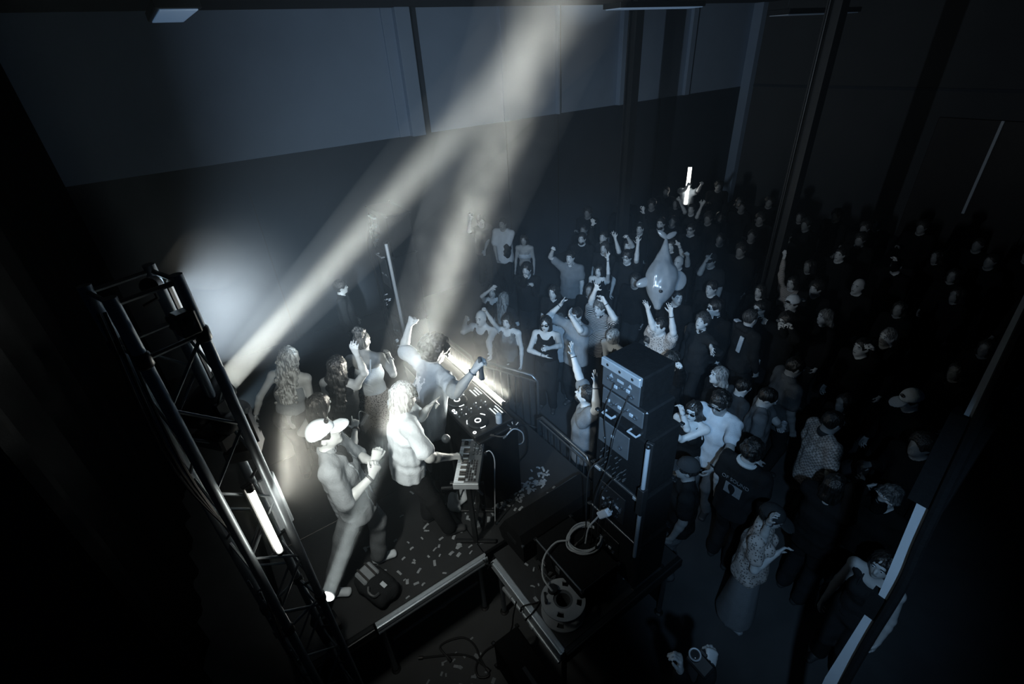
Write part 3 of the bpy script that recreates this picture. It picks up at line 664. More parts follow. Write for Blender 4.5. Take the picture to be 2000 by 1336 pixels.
        link('hair', sdf_mesh('hair', *Hf.mesh(), hair_mat('hair_%03d' % int(hairc*1000), (hairc*0.88, hairc*0.96, hairc*1.0))), root)
    # accessories
    for a in acc:
        if a in ('cap', 'capback', 'darkcap', 'trucker'):
            bs = -1 if a == 'capback' else 1; cg = 0.05 if a == 'darkcap' else 0.72; q = H+hu*0.030*hs-hf*0.010*hs
            K = Field([(Ell(q, A, (0.094*hs, 0.113*hs, 0.108*hs)), 0, 0)], min(res, 0.012)); K.plane(-hu+hf*0.08*bs, q+hu*0.0*hs)
            cm = cloth_mat(cg); ko = link('cap', sdf_mesh('cap', *K.mesh(), cm), root)
            B = Field([(Ell(q+hf*bs*0.135*hs-hu*0.004*hs, [hr, unit(hf-hu*0.18*bs), unit(hu+hf*0.18*bs)], (0.082*hs, 0.088*hs, 0.0125*hs)), 0, 0)], min(res, 0.008)); B.cut(Ell(q, A, (0.090*hs, 0.108*hs, 0.10*hs)))
            link('cap_brim', sdf_mesh('cap_brim', *B.mesh(), cm), root)
            if a == 'capback': ball('cap_gap', root, hair_mat('hair_020', (0.02, 0.02, 0.02)), q+hf*0.105*hs+hu*0.018*hs, A, (0.038*hs, 0.014*hs, 0.020*hs))
            if a in ('cap', 'trucker'):
                e = q+unit(hf*0.72+hu*0.62)*0.113*hs if a == 'cap' else q+unit(hf*0.8+hu*0.55)*0.112*hs
                ex = unit(hr); ez = unit(hf*0.72+hu*0.62); ey = np.cross(ez, ex)
                EB = MB()
                EB.tube([e+ez*0.001+ex*0.026*math.cos(t)+ey*0.014*math.sin(t) for t in np.linspace(0, 6.283, 15)[:-1]], 0.0045, 5, closed=True); EB.obox(e, ex, ey, ez, 0.011, 0.010, 0.004, 0.002)
                EB.build('cap_emblem', mat('emblem_dark', 0.02, 0.6, var=0), root)
        if a in ('shades', 'glasses'):
            gm = mat('shade_lens', 0.006, 0.06, var=0, spec=0.9) if a == 'shades' else mat('clear_lens', 0.35, 0.05, 0.6, var=0, spec=0.9)
            for sg in (-1, 1):
                ball('lens', root, gm, H+hf*0.104*hs+hr*sg*0.034*hs+hu*0.010*hs, A, (0.031*hs, 0.007*hs, 0.020*hs))
                MB().tube([H+hf*0.102*hs+hr*sg*0.06*hs+hu*0.016*hs, H+hf*0.06*hs+hr*sg*0.081*hs+hu*0.016*hs, H-hf*0.02*hs+hr*sg*0.082*hs+hu*0.006*hs], 0.0038*hs, 5).build('glasses_arm', M_BLACK, root)
            MB().tube([H+hf*0.107*hs-hr*0.012*hs+hu*0.014*hs, H+hf*0.107*hs+hr*0.012*hs+hu*0.014*hs], 0.004*hs, 5).build('glasses_bridge', M_BLACK, root)
        if a[:5] == 'watch' or a[:8] == 'bracelet':
            S, E, Wp, sg = arms[0 if a.endswith('L') else 1]; u, w_, d = basis(Wp-E); c = E+(Wp-E)*(0.93 if a[0] == 'w' else 0.88); r = wr*1.18+0.003
            Bm = MB().tube([c+(u*math.cos(t)+w_*math.sin(t))*r for t in np.linspace(0, 6.283, 13)[:-1]], 0.006 if a[0] == 'b' else 0.010, 6, closed=True)
            if a[0] == 'w': Bm.obox(c-unit(tf)*r*0.8+UP*0.0, u, w_, d, 0.016, 0.016, 0.016, 0.004)
            Bm.build('bracelet' if a[0] == 'b' else 'wristwatch', M_STEEL if a[0] == 'b' else M_BLACK, root, True)
        if a == 'beard':
            Bf = Field([(Ell(H-hu*0.075*hs+hf*0.040*hs, A, (0.060*hs, 0.064*hs, 0.052*hs)), 0, 0)], min(res, 0.01)); Bf.plane(hu-hf*0.35, H-hu*0.028*hs); Bf.cut(Ell(H-hu*0.062*hs+hf*0.1*hs, A, (0.024*hs, 0.03*hs, 0.011*hs)))
            link('beard', sdf_mesh('beard', *Bf.mesh(), hair_mat('hair_020', (0.02, 0.02, 0.02))), root)
        if a == 'necklace':
            MB().tube([N+tf*0.03*s+(tr*math.cos(t)*0.072+tf*math.sin(t)*0.075)*s-tu*(0.03+0.03*(math.sin(t)+1))*s for t in np.linspace(0, 6.283, 17)[:-1]], 0.004, 5, closed=True).build('necklace', M_STEEL, root)
    info = dict(root=root, base=base, P=P, N=N, H=H, hf=hf, hu=hu, hr=hr, tu=tu, tr=tr, tf=tf, arms=arms, s=s, leg=leg)
    PEOPLE.append(info); return info

def in_hand(info, side): 
    S_, E_, W_, sg = info['arms'][0 if side == 'L' else 1]; d = unit(W_-E_); return info['base']+W_+d*0.08*info['s'], d
def cup(info, side, label, g=0.5, can=False):
    q, d = in_hand(info, side); q = q+info['tf']*0.035; t = thing('drink_cup' if not can else 'drink_can', label, 'cup' if not can else 'can', q-UP*0.05)
    r0, r1, hh = (0.030, 0.042, 0.11) if not can else (0.031, 0.031, 0.13); c = q-UP*0.05
    part(t, 'cup_wall' if not can else 'can_body', mat('cup_plastic_%d' % int(g*100), g, 0.3, var=0.1), MB(c).lathe(c, UP, [(0, r0*0.9), (0.004, r0), (hh, r1), (hh, r1*0.93), (0.012, r0*0.9)], 16), True)
    part(t, 'rim' if not can else 'can_lid', M_WHITE if not can else M_ALU, MB(c).tube([c+UP*hh+np.array([r1*math.cos(a), r1*math.sin(a), 0]) for a in np.linspace(0, 6.283, 17)[:-1]], 0.003, 5, closed=True)); return t
def phone(info, side, label, lit=False):
    q, d = in_hand(info, side); u = info['tr']; n = info['tf']; q = q+n*0.02; t = thing('phone', label, 'phone', q)
    up = unit(UP*0.9+d*0.4); n = unit(n-up*(n@up)); u = np.cross(n, up)
    part(t, 'phone_case', M_BLACK, MB(q).obox(q+up*0.03, u, n, up, 0.037, 0.005, 0.078, 0.004)); part(t, 'camera_bump', M_DARKMETAL, MB(q).obox(q+up*0.085+n*0.006-u*0.018, u, n, up, 0.013, 0.003, 0.016, 0.002))
    part(t, 'screen', M_SCREEN if lit else M_DARKMETAL, MB(q).obox(q+up*0.03-n*0.0055, u, n, up, 0.034, 0.0008, 0.073)); return t

# ------------------------------------------------------------------ stage platform (an L: main deck and a wing towards the camera)
S = STAGE_Z
M_DECK = mat('black_deck_laminate', 0.030, 0.45, var=0.35, scale=5, bump=0.15, bscale=160)
st = thing('stage_platform', 'black L-shaped stage platform with bright aluminium deck edges', 'stage', (1.2, 3.5, 0))
O = (1.2, 3.5, 0)
ys = [2.57, 3.87, 5.17, 6.47, 7.45]; xs = [-0.45, 1.26, 2.68]
for i in range(len(ys)-1):
    for j in range(2): part(st, 'deck_panel', M_DECK, MB(O).box((xs[j]+0.004, ys[i]+0.004+(0.06 if i == 0 else 0), S-0.05), (xs[j+1]-0.004, ys[i+1]-0.004, S), 0.004))
part(st, 'deck_panel', M_DECK, MB(O).box((1.324, 1.46, S-0.05), (2.68, 2.566, S), 0.004))
def edge(a, b, nrm, m=M_ALU):
    """extruded aluminium profile: a rounded lip, two grooves and a lower lip"""
    a = np.array(a, float); b = np.array(b, float); nrm = np.array(nrm, float); d = unit(b-a); L = np.linalg.norm(b-a)
    prof = [(0.06, 0.0), (0.052, 0.004), (0.020, 0.004), (0.016, -0.002), (0.010, -0.002), (0.006, 0.002), (0.0, 0.0), (-0.004, -0.012), (-0.001, -0.020), (-0.004, -0.032), (-0.001, -0.055), (-0.006, -0.075), (-0.001, -0.095), (0.006, -0.105), (0.06, -0.105)]
    V = [a-nrm*p+UP*q for p, q in prof]+[b-nrm*p+UP*q for p, q in prof]; n = len(prof)
    F = [(i, (i+1) % n, n+(i+1) % n, n+i) for i in range(n)]+[tuple(range(n))[::-1], tuple(range(n, 2*n))]
    return MB(O).add(V, F)
part(st, 'edge_rail', M_ALU, edge((0.16, 2.57, S), (1.26, 2.57, S), (0, -1, 0)))
part(st, 'edge_rail', M_ALU, edge((1.26, 2.51, S), (1.26, 1.50, S), (-1, 0, 0)))
part(st, 'edge_rail', M_DARKMETAL, edge((1.30, 1.46, S), (2.68, 1.46, S), (0, -1, 0), M_DARKMETAL))  # same aluminium edge, coloured black because it lies unlit
part(st, 'edge_rail', M_DARKMETAL, edge((-0.45, 2.57, S), (0.14, 2.57, S), (0, -1, 0), M_DARKMETAL))
for (x, y) in ((0.20, 2.66), (1.20, 2.66), (1.34, 2.50), (1.34, 1.55), (2.60, 1.55), (-0.38, 2.66), (2.6, 2.66), (2.6, 4.5), (2.6, 7.3), (-0.38, 7.3), (-0.38, 5), (1.26, 5)):
    lg = part(st, 'leg', M_STEEL, MB(O).tube([(x, y, 0.012), (x, y, S-0.06)], 0.024, 10), True)
    o = MB(O).lathe((x, y, 0), (0, 0, 1), [(0, 0.045), (0.008, 0.045), (0.02, 0.028), (0.04, 0.028)], 12).build('leg_foot', M_BLACK, lg)
part(st, 'brace_tube', M_ALU, MB(O).tube([(1.33, 2.44, 0.50), (1.33, 2.30, 0.52)], 0.024, 10).tube([(1.33, 2.30, 0.52), (1.33, 1.60, 0.52)], 0.020, 10).lathe((1.33, 2.0, 0.52), (0, -1, 0), [(0, 0.028), (0.05, 0.028)], 10), True)
part(st, 'brace_tube', M_STEEL, MB(O).tube([(0.26, 2.66, 0.49), (1.16, 2.66, 0.49)], 0.019, 10).lathe((0.75, 2.66, 0.49), (1, 0, 0), [(0, 0.026), (0.05, 0.026)], 10), True)
part(st, 'front_skirt', M_MATTE, MB(O).box((2.665, 1.6, 0.01), (2.69, 7.4, S-0.06)))
# corner clamp bundle
mb = MB(O)
for k in range(5):
    a = 0.5+k*1.1; mb.tube(curve_pts([(1.25+0.03*math.cos(a), 2.55+0.03*math.sin(a), S-0.10), (1.25+0.05*math.cos(a+1), 2.54+0.05*math.sin(a+1), S+0.012), (1.27+0.035*math.cos(a+2), 2.53+0.05*math.sin(a+2), S-0.05)], 5), 0.005, 5)
part(st, 'cable_tie_bundle', M_BLACK, mb, True)

# ------------------------------------------------------------------ left truss tower
TC = np.array([-0.264, 2.37]); TH = math.radians(21.6); TZ = 4.28
ct, sn = math.cos(TH), math.sin(TH)
cor = [TC+np.array([ct*a-sn*b, sn*a+ct*b])*0.12 for a, b in ((-1, -1), (1, -1), (1, 1), (-1, 1))]
tw = thing('truss_tower', 'tall square aluminium truss tower holding the stage lights', 'truss', (TC[0], TC[1], 0)); O = (TC[0], TC[1], 0)
M_TRUSS = mat('truss_aluminium', 0.30, 0.42, 0.75, var=0.2, scale=14)
M_TRUSSD = mat('truss_brace', 0.22, 0.45, 0.8, var=0.2, scale=14)
part(tw, 'base_plate', M_DARKMETAL, MB(O).obox((TC[0], TC[1], 0.012), (ct, sn, 0), (-sn, ct, 0), (0, 0, 1), 0.17, 0.17, 0.012, 0.004))
for (x, y) in cor: part(tw, 'chord', M_TRUSS, MB(O).tube([(x, y, 0.024), (x, y, TZ)], 0.025, 14), True)
for k in range(4):
    a, b = cor[k], cor[(k+1) % 4]; z = 0.10; j = 0
    while z < TZ-0.3:
        p, q = (a, b) if j % 2 == 0 else (b, a)
        part(tw, 'brace', M_TRUSSD, MB(O).tube([(p[0], p[1], z), (q[0], q[1], z+0.26)], 0.008, 6), True); z += 0.26; j += 1
    for z in (0.06, 2.0, 4.0, TZ-0.03): part(tw, 'cross_rung', M_TRUSSD, MB(O).tube([(a[0], a[1], z), (b[0], b[1], z)], 0.011, 6), True)
for (x, y) in cor:
    for z in (2.0, 4.0): part(tw, 'coupler', M_DARKMETAL, MB(O).lathe((x, y, z-0.035), (0, 0, 1), [(0, 0.027), (0.008, 0.033), (0.062, 0.033), (0.07, 0.027)], 12), True)
# dark truss section that branches off behind, and the loose control cables on it
mb = MB(O)
for k in range(3):
    q = [(-0.36-0.02*k, 2.30, 4.2), (-0.40-0.02*k, 2.28, 3.4), (-0.35+0.015*k, 2.26, 2.6), (-0.40, 2.25+0.02*k, 1.7), (-0.36, 2.2, 0.9), (-0.34-0.03*k, 2.15, 0.02)]
    mb.tube(curve_pts(q, 6), 0.007, 6)
part(tw, 'control_cable', M_BLACK, mb, True)
mb = MB(O)
for z in np.arange(1.3, 2.6, 0.13): mb.obox((-0.395+0.02*math.sin(z*9), 2.262, z), (ct, sn, 0), (-sn, ct, 0), (0, 0, 1), 0.006, 0.006, 0.035, 0.002)
part(tw, 'cable_tape', M_STEEL, mb)

M_LENS = mat('lamp_lens_lit', 0.8, 0.3, var=0, emit=(1.0, 0.98, 0.90), estr=9.0)
M_LENSD = mat('lamp_lens_dim', 0.3, 0.1, 0.3, var=0, emit=(0.8, 0.9, 1.0), estr=0.5)
def moving_head(label, c, aim, r, lens, clamp_to):
    """lens centre c, beam towards aim; the body hangs off the tower chord nearest by"""
    c = np.asarray(c, float); d = unit(np.asarray(aim)-c); t = thing('moving_head_light', label, 'stage light', c)
    u, w, _ = basis(d); bk = c-d*0.012
    part(t, 'head_shell', M_BLACK, MB(c).lathe(bk-d*0.26, d, [(0, r*0.5), (0.02, r*0.95), (0.10, r*1.25), (0.18, r*1.3), (0.25, r*1.22), (0.262, r*1.2), (0.262, r*1.05), (0.252, r*1.04)], 20), True)
    part(t, 'lens', lens, MB(c).lathe(bk-d*0.006, d, [(0, r), (0.003, r*0.98), (0.005, r*0.7)], 20), True)
    part(t, 'lens_ring', M_STEEL, MB(c).tube([bk+(u*math.cos(a)+w*math.sin(a))*r*1.12 for a in np.linspace(0, 6.283, 21)[:-1]], r*0.07, 6, closed=True), True)
    side = unit(np.cross(d, UP)); mid = bk-d*0.13
    for sg in (-1, 1): part(t, 'yoke_arm', M_DARKMETAL, MB(c).obox(mid+side*sg*r*1.5-UP*0.07, side, unit(np.cross(UP, side)), UP, 0.012, 0.03, 0.10, 0.004))
    bc = mid-UP*0.20
    if clamp_to is None: bc[2] = STAGE_Z+0.047
    part(t, 'base_box', M_BLACK, MB(c).obox(bc, side, unit(np.cross(UP, side)), UP, r*1.55, 0.085, 0.045, 0.012))
    if clamp_to is None: return t
    cl = np.array([clamp_to[0], clamp_to[1], bc[2]]); dd = cl-bc
    part(t, 'clamp_arm', M_DARKMETAL, MB(c).tube([bc, bc+dd*0.98], 0.016, 8).lathe(cl-UP*0.03, (0, 0, 1), [(0, 0.034), (0.06, 0.034)], 12), True)
    return t
moving_head('lit moving head throwing the broad upper beam beside the truss tower', BEAM_UP, BEAM_TOP, 0.066, M_LENS, cor[2])
moving_head('lit moving head low on the truss tower by the capped man', BEAM_LOW, BEAM_LOW_T, 0.052, M_LENS, cor[2])
moving_head('half dark moving head just under the brightly lit one', BEAM_MID, at(600, 660, 2.6), 0.055, M_LENSD, cor[2])
M_TUBE = mat('led_tube_lit', 0.9, 0.4, var=0, emit=(1.0, 0.96, 0.84), estr=16.0)
M_TUBEOFF = mat('led_tube_unlit', 0.62, 0.35, var=0.05)
def led_batten(label, a, b, face, m_tube, r=0.017, cat='light tube', body=True, name='led_batten', glow=True):
    a = np.asarray(a, float); b = np.asarray(b, float); c = (a+b)/2; d = unit(b-a); face = unit(np.asarray(face)-d*(np.asarray(face)@d)); L = np.linalg.norm(b-a)
    t = thing(name, label, cat, c); side = np.cross(d, face)
    part(t, 'diffuser_tube', m_tube, MB(c).tube([a, a+d*0.01, b-d*0.01, b], [r*0.7, r, r, r*0.7], 12), True)
    if body: part(t, 'housing', M_BLACK, MB(c).obox(c-face*(r+0.018), side, face, d, 0.026, 0.016, L/2+0.02, 0.005))
    for e, s in ((a, -1), (b, 1)): part(t, 'end_cap', M_DARKMETAL, MB(c).lathe(e, d*s, [(0, r*1.15), (0.02, r*1.15), (0.026, r*0.8)], 12), True)
    return t
zz = [at_v(490, 957, -0.19, 2.20)[2], at_v(548, 1074, -0.19, 2.20)[2]]
fr = np.array([cor[1][0], cor[1][1]])
t = led_batten('glowing LED batten strapped upright to the truss tower', (-0.192, 2.195, zz[1]), (-0.192, 2.195, zz[0]), (0.3, -1, 0), M_TUBE)
part(t, 'mount_plate', mat('pale_bracket', 0.30, 0.5, 0.5, var=0.2), MB((-0.192, 2.195, sum(zz)/2)).obox((-0.115, 2.31, sum(zz)/2), (ct, sn, 0), (-sn, ct, 0), (0, 0, 1), 0.045, 0.012, 0.20, 0.006))
led_batten('dark-cased LED batten throwing the wide haze glow at the tower top', (-0.165, 2.60, 3.66), (-0.165, 2.60, 4.16), (1, 1.6, 0), mat('led_tube_wash', 0.9, 0.4, var=0, emit=(0.9, 0.97, 1.0), estr=0.5))
# small pinspots at the tower top
def pinspot(label, c, aim, m):
    c = np.asarray(c, float); d = unit(np.asarray(aim)-c); t = thing('pin_spot', label, 'stage light', c)
    part(t, 'can', M_BLACK, MB(c).lathe(c-d*0.10, d, [(0, 0.02), (0.01, 0.034), (0.095, 0.034), (0.10, 0.030)], 14), True)
    part(t, 'lens', m, MB(c).lathe(c-d*0.004, d, [(0, 0.028), (0.004, 0.02)], 14), True)
    part(t, 'bracket', M_DARKMETAL, MB(c).tube([c-d*0.05, c-d*0.05+np.array([0, 0, -0.06]), np.array([TC[0], TC[1], c[2]-0.06])], 0.008, 6), True)
pinspot('tiny pin spot on the top corner of the truss tower', (-0.20, 2.44, 4.22), at_y(470, 478, 6.0), M_LENSD)
bx = thing('power_box', 'black power box bolted near the top of the truss tower', 'box', (-0.19, 2.30, 4.02))
part(bx, 'casing', M_BLACK, MB((-0.19, 2.30, 4.02)).obox((-0.145, 2.275, 4.08), (ct, sn, 0), (-sn, ct, 0), (0, 0, 1), 0.04, 0.035, 0.055, 0.008))
part(bx, 'socket', M_DARKMETAL, MB((-0.19, 2.30, 4.02)).lathe((-0.132, 2.243, 4.09), (sn, -ct, 0), [(0, 0.02), (0.012, 0.02), (0.014, 0.012)], 12))

# ------------------------------------------------------------------ haze: real air with particles, lit by the lamps
hm = bpy.data.materials.new('haze_air'); hm.use_nodes = True; nt = hm.node_tree; nt.nodes.clear()
out = nt.nodes.new('ShaderNodeOutputMaterial'); vs = nt.nodes.new('ShaderNodeVolumeScatter')
vs.inputs['Color'].default_value = HAZE_COL; vs.inputs['Density'].default_value = HAZE_DENS; vs.inputs['Anisotropy'].default_value = HAZE_G
nt.links.new(vs.outputs[0], out.inputs['Volume'])
lo, hi = (-0.40, 1.90, 0.02), (7.6, WALL_Y-0.25, CEIL_Z-0.02)
hz = MB((lo[0], lo[1], 0)).box(lo, hi).build('stage_haze', hm, None, False, (lo[0], lo[1], 0)); tag(hz, 'thin haze hanging over the stage and the near crowd', 'haze', kind='stuff')
# smoke columns added and shaped to make the beams show, softer pockets round the tubes
def smoke_mat(name, dens, col, mode):
    pm = bpy.data.materials.new(name); pm.use_nodes = True; nt = pm.node_tree; nt.nodes.clear()
    out = nt.nodes.new('ShaderNodeOutputMaterial'); vs = nt.nodes.new('ShaderNodeVolumeScatter'); vs.inputs['Color'].default_value = (*col, 1); vs.inputs['Density'].default_value = dens
    tc = nt.nodes.new('ShaderNodeTexCoord')
    if mode == 'pocket':                                      # thins out to nothing at the rim of the unit ball
        gr = nt.nodes.new('ShaderNodeTexGradient'); gr.gradient_type = 'SPHERICAL'; nt.links.new(tc.outputs['Object'], gr.inputs[0])
        pw = nt.nodes.new('ShaderNodeMath'); pw.operation = 'POWER'; pw.inputs[1].default_value = 1.6; ml = nt.nodes.new('ShaderNodeMath'); ml.operation = 'MULTIPLY'; ml.inputs[1].default_value = dens
        nt.links.new(gr.outputs['Fac'], pw.inputs[0]); nt.links.new(pw.outputs[0], ml.inputs[0]); nt.links.new(ml.outputs[0], vs.inputs['Density'])
    if mode == 'drift':                                       # uneven smoke: curls of thicker and thinner air
        nz = nt.nodes.new('ShaderNodeTexNoise'); nz.inputs['Scale'].default_value = 4.2; nz.inputs['Detail'].default_value = 5; nz.inputs['Distortion'].default_value = 1.2
        mr = nt.nodes.new('ShaderNodeMapRange'); mr.inputs[1].default_value = 0.36; mr.inputs[2].default_value = 0.66; mr.inputs[3].default_value = dens*0.45; mr.inputs[4].default_value = dens*1.7
        nt.links.new(tc.outputs['Object'], nz.inputs['Vector']); nt.links.new(nz.outputs['Fac'], mr.inputs[0]); nt.links.new(mr.outputs[0], vs.inputs['Density'])
    nt.links.new(vs.outputs[0], out.inputs['Volume']); return pm
WARM = (0.96, 0.97, 0.93)
def column(label, a, b, r0, half, dens, end, mode='plain'):
    a = np.asarray(a, float); d = unit(np.asarray(b)-a); m = MB(a).tube([a+d*0.03, a+d*end], [r0*1.6, (r0+end*math.tan(math.radians(half)))*1.45], 20)
    tag(m.build('smoke_column', smoke_mat('smoke_column_air', dens, WARM, mode), None, True, tuple(a)), label, 'smoke', kind='stuff')
Lh = np.linalg.norm(BEAM_TOP-BEAM_UP)
column('smoke drifting along the long upper light beam', BEAM_UP, BEAM_TOP, 0.0625, 4, 0.050, Lh*0.985)
Ll = (5.66-BEAM_LOW[2])/unit(BEAM_LOW_T-BEAM_LOW)[2]
column('smoke low in the steep beam beside the capped man', BEAM_LOW, BEAM_LOW_T, 0.05, 3.5, 0.011, 1.3)
bu = unit(BEAM_LOW_T-BEAM_LOW); column('thicker smoke high in the steep beam above the performers', BEAM_LOW+bu*1.3, BEAM_LOW_T, 0.05+1.3*math.tan(math.radians(3.5)), 3.5, 0.10, Ll*0.99-1.3, 'drift')
bl = lambda t_: BEAM_LOW+unit(BEAM_LOW_T-BEAM_LOW)*t_
bm = bmesh.new(); bmesh.ops.create_icosphere(bm, subdivisions=3, radius=1.0); pk = bpy.data.meshes.new('smoke_pocket'); bm.to_mesh(pk); bm.free()
PIN = np.array([-0.20, 2.44, 4.22]); PIN_T = at_y(470, 478, 6.0)
column('faint smoke in the thin beam of the pin spot', PIN, PIN_T, 0.02, 5, 0.05, 1.6)
def pocket(label, c, s, dens, col=WARM):
    me = pk.copy(); me.materials.append(smoke_mat('smoke_pocket_air', dens, col, 'pocket')); o = link('smoke_pocket', me, None, c); o.scale = s; tag(o, label, 'smoke', kind='stuff')
pocket('soft smoke glowing beside the top of the truss tower', (0.05, 2.85, 3.88), (0.55, 0.55, 0.6), 0.075)
pocket('soft smoke glowing round the lit batten on the truss tower', (0.0, 2.35, 3.15), (0.5, 0.5, 0.55), 0.14)
pocket('soft smoke glowing over the front of the DJ table', (2.15, 4.05, 1.95), (0.85, 1.25, 0.75), 0.30)

# ------------------------------------------------------------------ gear on the stage
S = STAGE_Z
X_, Y_ = np.array([1.0, 0, 0]), np.array([0, 1.0, 0])
M_GREY = mat('grey_panel', 0.11, 0.45, 0.3, var=0.15, scale=20)
M_LIGHTGREY = mat('light_grey_paint', 0.45, 0.45, 0.2, var=0.1, scale=20)
M_KEYW = mat('ivory_key', 0.80, 0.35, var=0.04); M_KEYB = mat('ebony_key', 0.012, 0.3, var=0)
M_LED = mat('status_led', 0.8, 0.3, var=0, emit=(0.95, 1, 1), estr=2.5)
M_SCREEN = mat('deck_screen', 0.3, 0.2, var=0, emit=(0.9, 0.97, 0.95), estr=0.9)
M_CABLE = mat('black_cable', 0.02, 0.55, var=0.1); M_CABLEW = mat('pale_cable', 0.42, 0.5, var=0.1)
# DJ table
c = (1.74, 3.88, S); t = thing('dj_table', 'long black cloth-covered DJ table at the front of the stage', 'table', c)
part(t, 'table_top', M_BLACK, MB(c).box((1.54, 3.02, S+0.92), (2.00, 4.74, S+0.95), 0.006))
mb = MB(c); pts = []
per = [(1.55, 3.03), (1.99, 3.03), (1.99, 4.73), (1.55, 4.73)]
n = 0; V = []; 
for i in range(4):
    a, b = np.array(per[i]), np.array(per[(i+1) % 4]); m = int(np.linalg.norm(b-a)/0.045)
    nr = np.array([(b-a)[1], -(b-a)[0]])/np.linalg.norm(b-a)
    for k in range(m):
        q = a+(b-a)*k/m; w = 0.010*math.sin(n*1.7)+0.006*math.sin(n*0.6); V.append((*(q+nr*w*0.2), S+0.925)); V.append((*(q+nr*w), S+0.004)); n += 1
F = [(2*i, 2*i+1, (2*i+3) % (2*n), (2*i+2) % (2*n)) for i in range(n)]
part(t, 'table_cloth', M_MATTE, mb.add(V, F), True)
# controller with two jog wheels, mixer section and two screens
zc = S+0.952; c = (1.73, 3.42, zc); t = thing('dj_controller', 'black two-deck DJ controller with lit jog wheels and screens', 'mixer', c)
part(t, 'body_case', M_BLACK, MB(c).box((1.52, 3.02+0.03, zc), (1.96, 3.83, zc+0.06), 0.008))
def jog(y, x=1.66):
    j = part(t, 'jog_wheel', M_DARKMETAL, MB(c).lathe((x, y, zc+0.06), (0, 0, 1), [(0, 0.105), (0.012, 0.105), (0.018, 0.098), (0.020, 0.09), (0.020, 0.03)], 32), True)
    MB(c).tube([(x+0.028*math.cos(a), y+0.028*math.sin(a), zc+0.082) for a in np.linspace(0, 6.283, 17)[:-1]], 0.005, 5, closed=True).build('centre_ring', M_LED, j)
    mb = MB(c)
    for a0 in (0.3, 2.4, 4.4):
        mb.tube([(x+0.108*math.cos(a), y+0.108*math.sin(a), zc+0.074) for a in np.linspace(a0, a0+0.5, 6)], 0.004, 5)
    mb.build('rim_light', M_LED, j)
jog(3.63); jog(3.22)
for y in (3.63, 3.24):
    s_ = part(t, 'screen', M_BLACK, MB(c).box((1.83, y-0.085, zc+0.058), (1.95, y+0.085, zc+0.075), 0.004))
    mb = MB(c)
    for k in range(3): mb.box((1.845+0.032*k, y-0.07, zc+0.0755), (1.860+0.032*k, y+0.07-0.03*(k % 2), zc+0.0765))
    mb.build('waveform_display', M_SCREEN, s_)
mb = MB(c); ml = MB(c)
for i in range(4):
    for j in range(3):
        x, y = 1.60+0.085*i, 3.385+0.045*j; mb.lathe((x, y, zc+0.06), (0, 0, 1), [(0, 0.010), (0.016, 0.009), (0.018, 0.006)], 8)
        if (i+j) % 2 == 0: ml.lathe((x+0.03, y+0.012, zc+0.06), (0, 0, 1), [(0, 0.006), (0.004, 0.005)], 6)
o = part(t, 'mixer_knobs', M_GREY, mb, True); o['kind'] = 'stuff'
o = part(t, 'mixer_lights', M_LED, ml); o['kind'] = 'stuff'
for (x, y) in ((1.555, 3.52), (1.555, 3.48), (1.555, 3.11)):
    part(t, 'cue_button', M_LED, MB(c).tube([(x+0.014*math.cos(a), y+0.014*math.sin(a), zc+0.063) for a in np.linspace(0, 6.283, 11)[:-1]], 0.004, 5, closed=True))
for y in (3.395, 3.44, 3.485): part(t, 'fader', M_LIGHTGREY, MB(c).box((1.545, y-0.008, zc+0.06), (1.562, y+0.008, zc+0.075), 0.003))
led_batten('bright LED batten along the front of the DJ table', (2.045, 3.36, S+0.97), (2.04, 4.62, S+0.97), (0.25, 0, 1), mat('led_tube_front', 0.9, 0.4, var=0, emit=(1.0, 0.96, 0.84), estr=16.0), r=0.020)
c = (1.82, 2.97+0.12, zc); t = thing('drink_can', 'pale tall drink can on the corner of the DJ table', 'can', c)
part(t, 'can_body', mat('can_paint', 0.55, 0.35, 0.3, var=0.4, scale=25), MB(c).lathe(c, (0, 0, 1), [(0, 0.026), (0.006, 0.031), (0.145, 0.031), (0.158, 0.025)], 18), True)
part(t, 'can_lid', M_ALU, MB(c).lathe((c[0], c[1], c[2]+0.156), (0, 0, 1), [(0, 0.026), (0.004, 0.026), (0.0041, 0.022), (0.001, 0.021)], 18), True)
part(t, 'pull_tab', M_ALU, MB(c).box((c[0]-0.008, c[1]-0.005, c[2]+0.159), (c[0]+0.012, c[1]+0.005, c[2]+0.162), 0.001))
def cable(label, ctrl, r=0.006, m=None, name='cable', group=None, n=8, plug=False):
    ctrl = [np.asarray(p, float) for p in ctrl]; c = ctrl[0]; t = thing(name, label, 'cable', c, group)
    part(t, 'sheath', m or M_CABLE, MB(c).tube(curve_pts(ctrl, n), r, 7), True)
    for e, d in ((ctrl[0], ctrl[0]-ctrl[1]), (ctrl[-1], ctrl[-1]-ctrl[-2])): part(t, 'connector', M_STEEL if plug else M_BLACK, MB(c).tube([e-unit(d)*0.03, e+unit(d)*0.012], r*1.7, 8))
    return t
cable('pale cable looping off the corner of the DJ table', [at(985, 855, 1.86), at(1003, 838, 1.90), at(1020, 845, 1.80), at(1022, 862, 1.6), at(1010, 868, 1.45), at(985, 862, 1.5), at(965, 856, 1.7)], 0.006, M_CABLEW, plug=True)
cable('black cable bundle hanging behind the drink can', [at(960, 850, 1.86), at(985, 852, 1.87), at(1008, 832, 1.88), at(1028, 838, 1.7), at(1030, 880, 1.2), at(1015, 900, 0.92)], 0.008)
c = at(1003, 833, 1.86); t = thing('cable_junction', 'small cluster of metal plugs on the table corner', 'plugs', c)
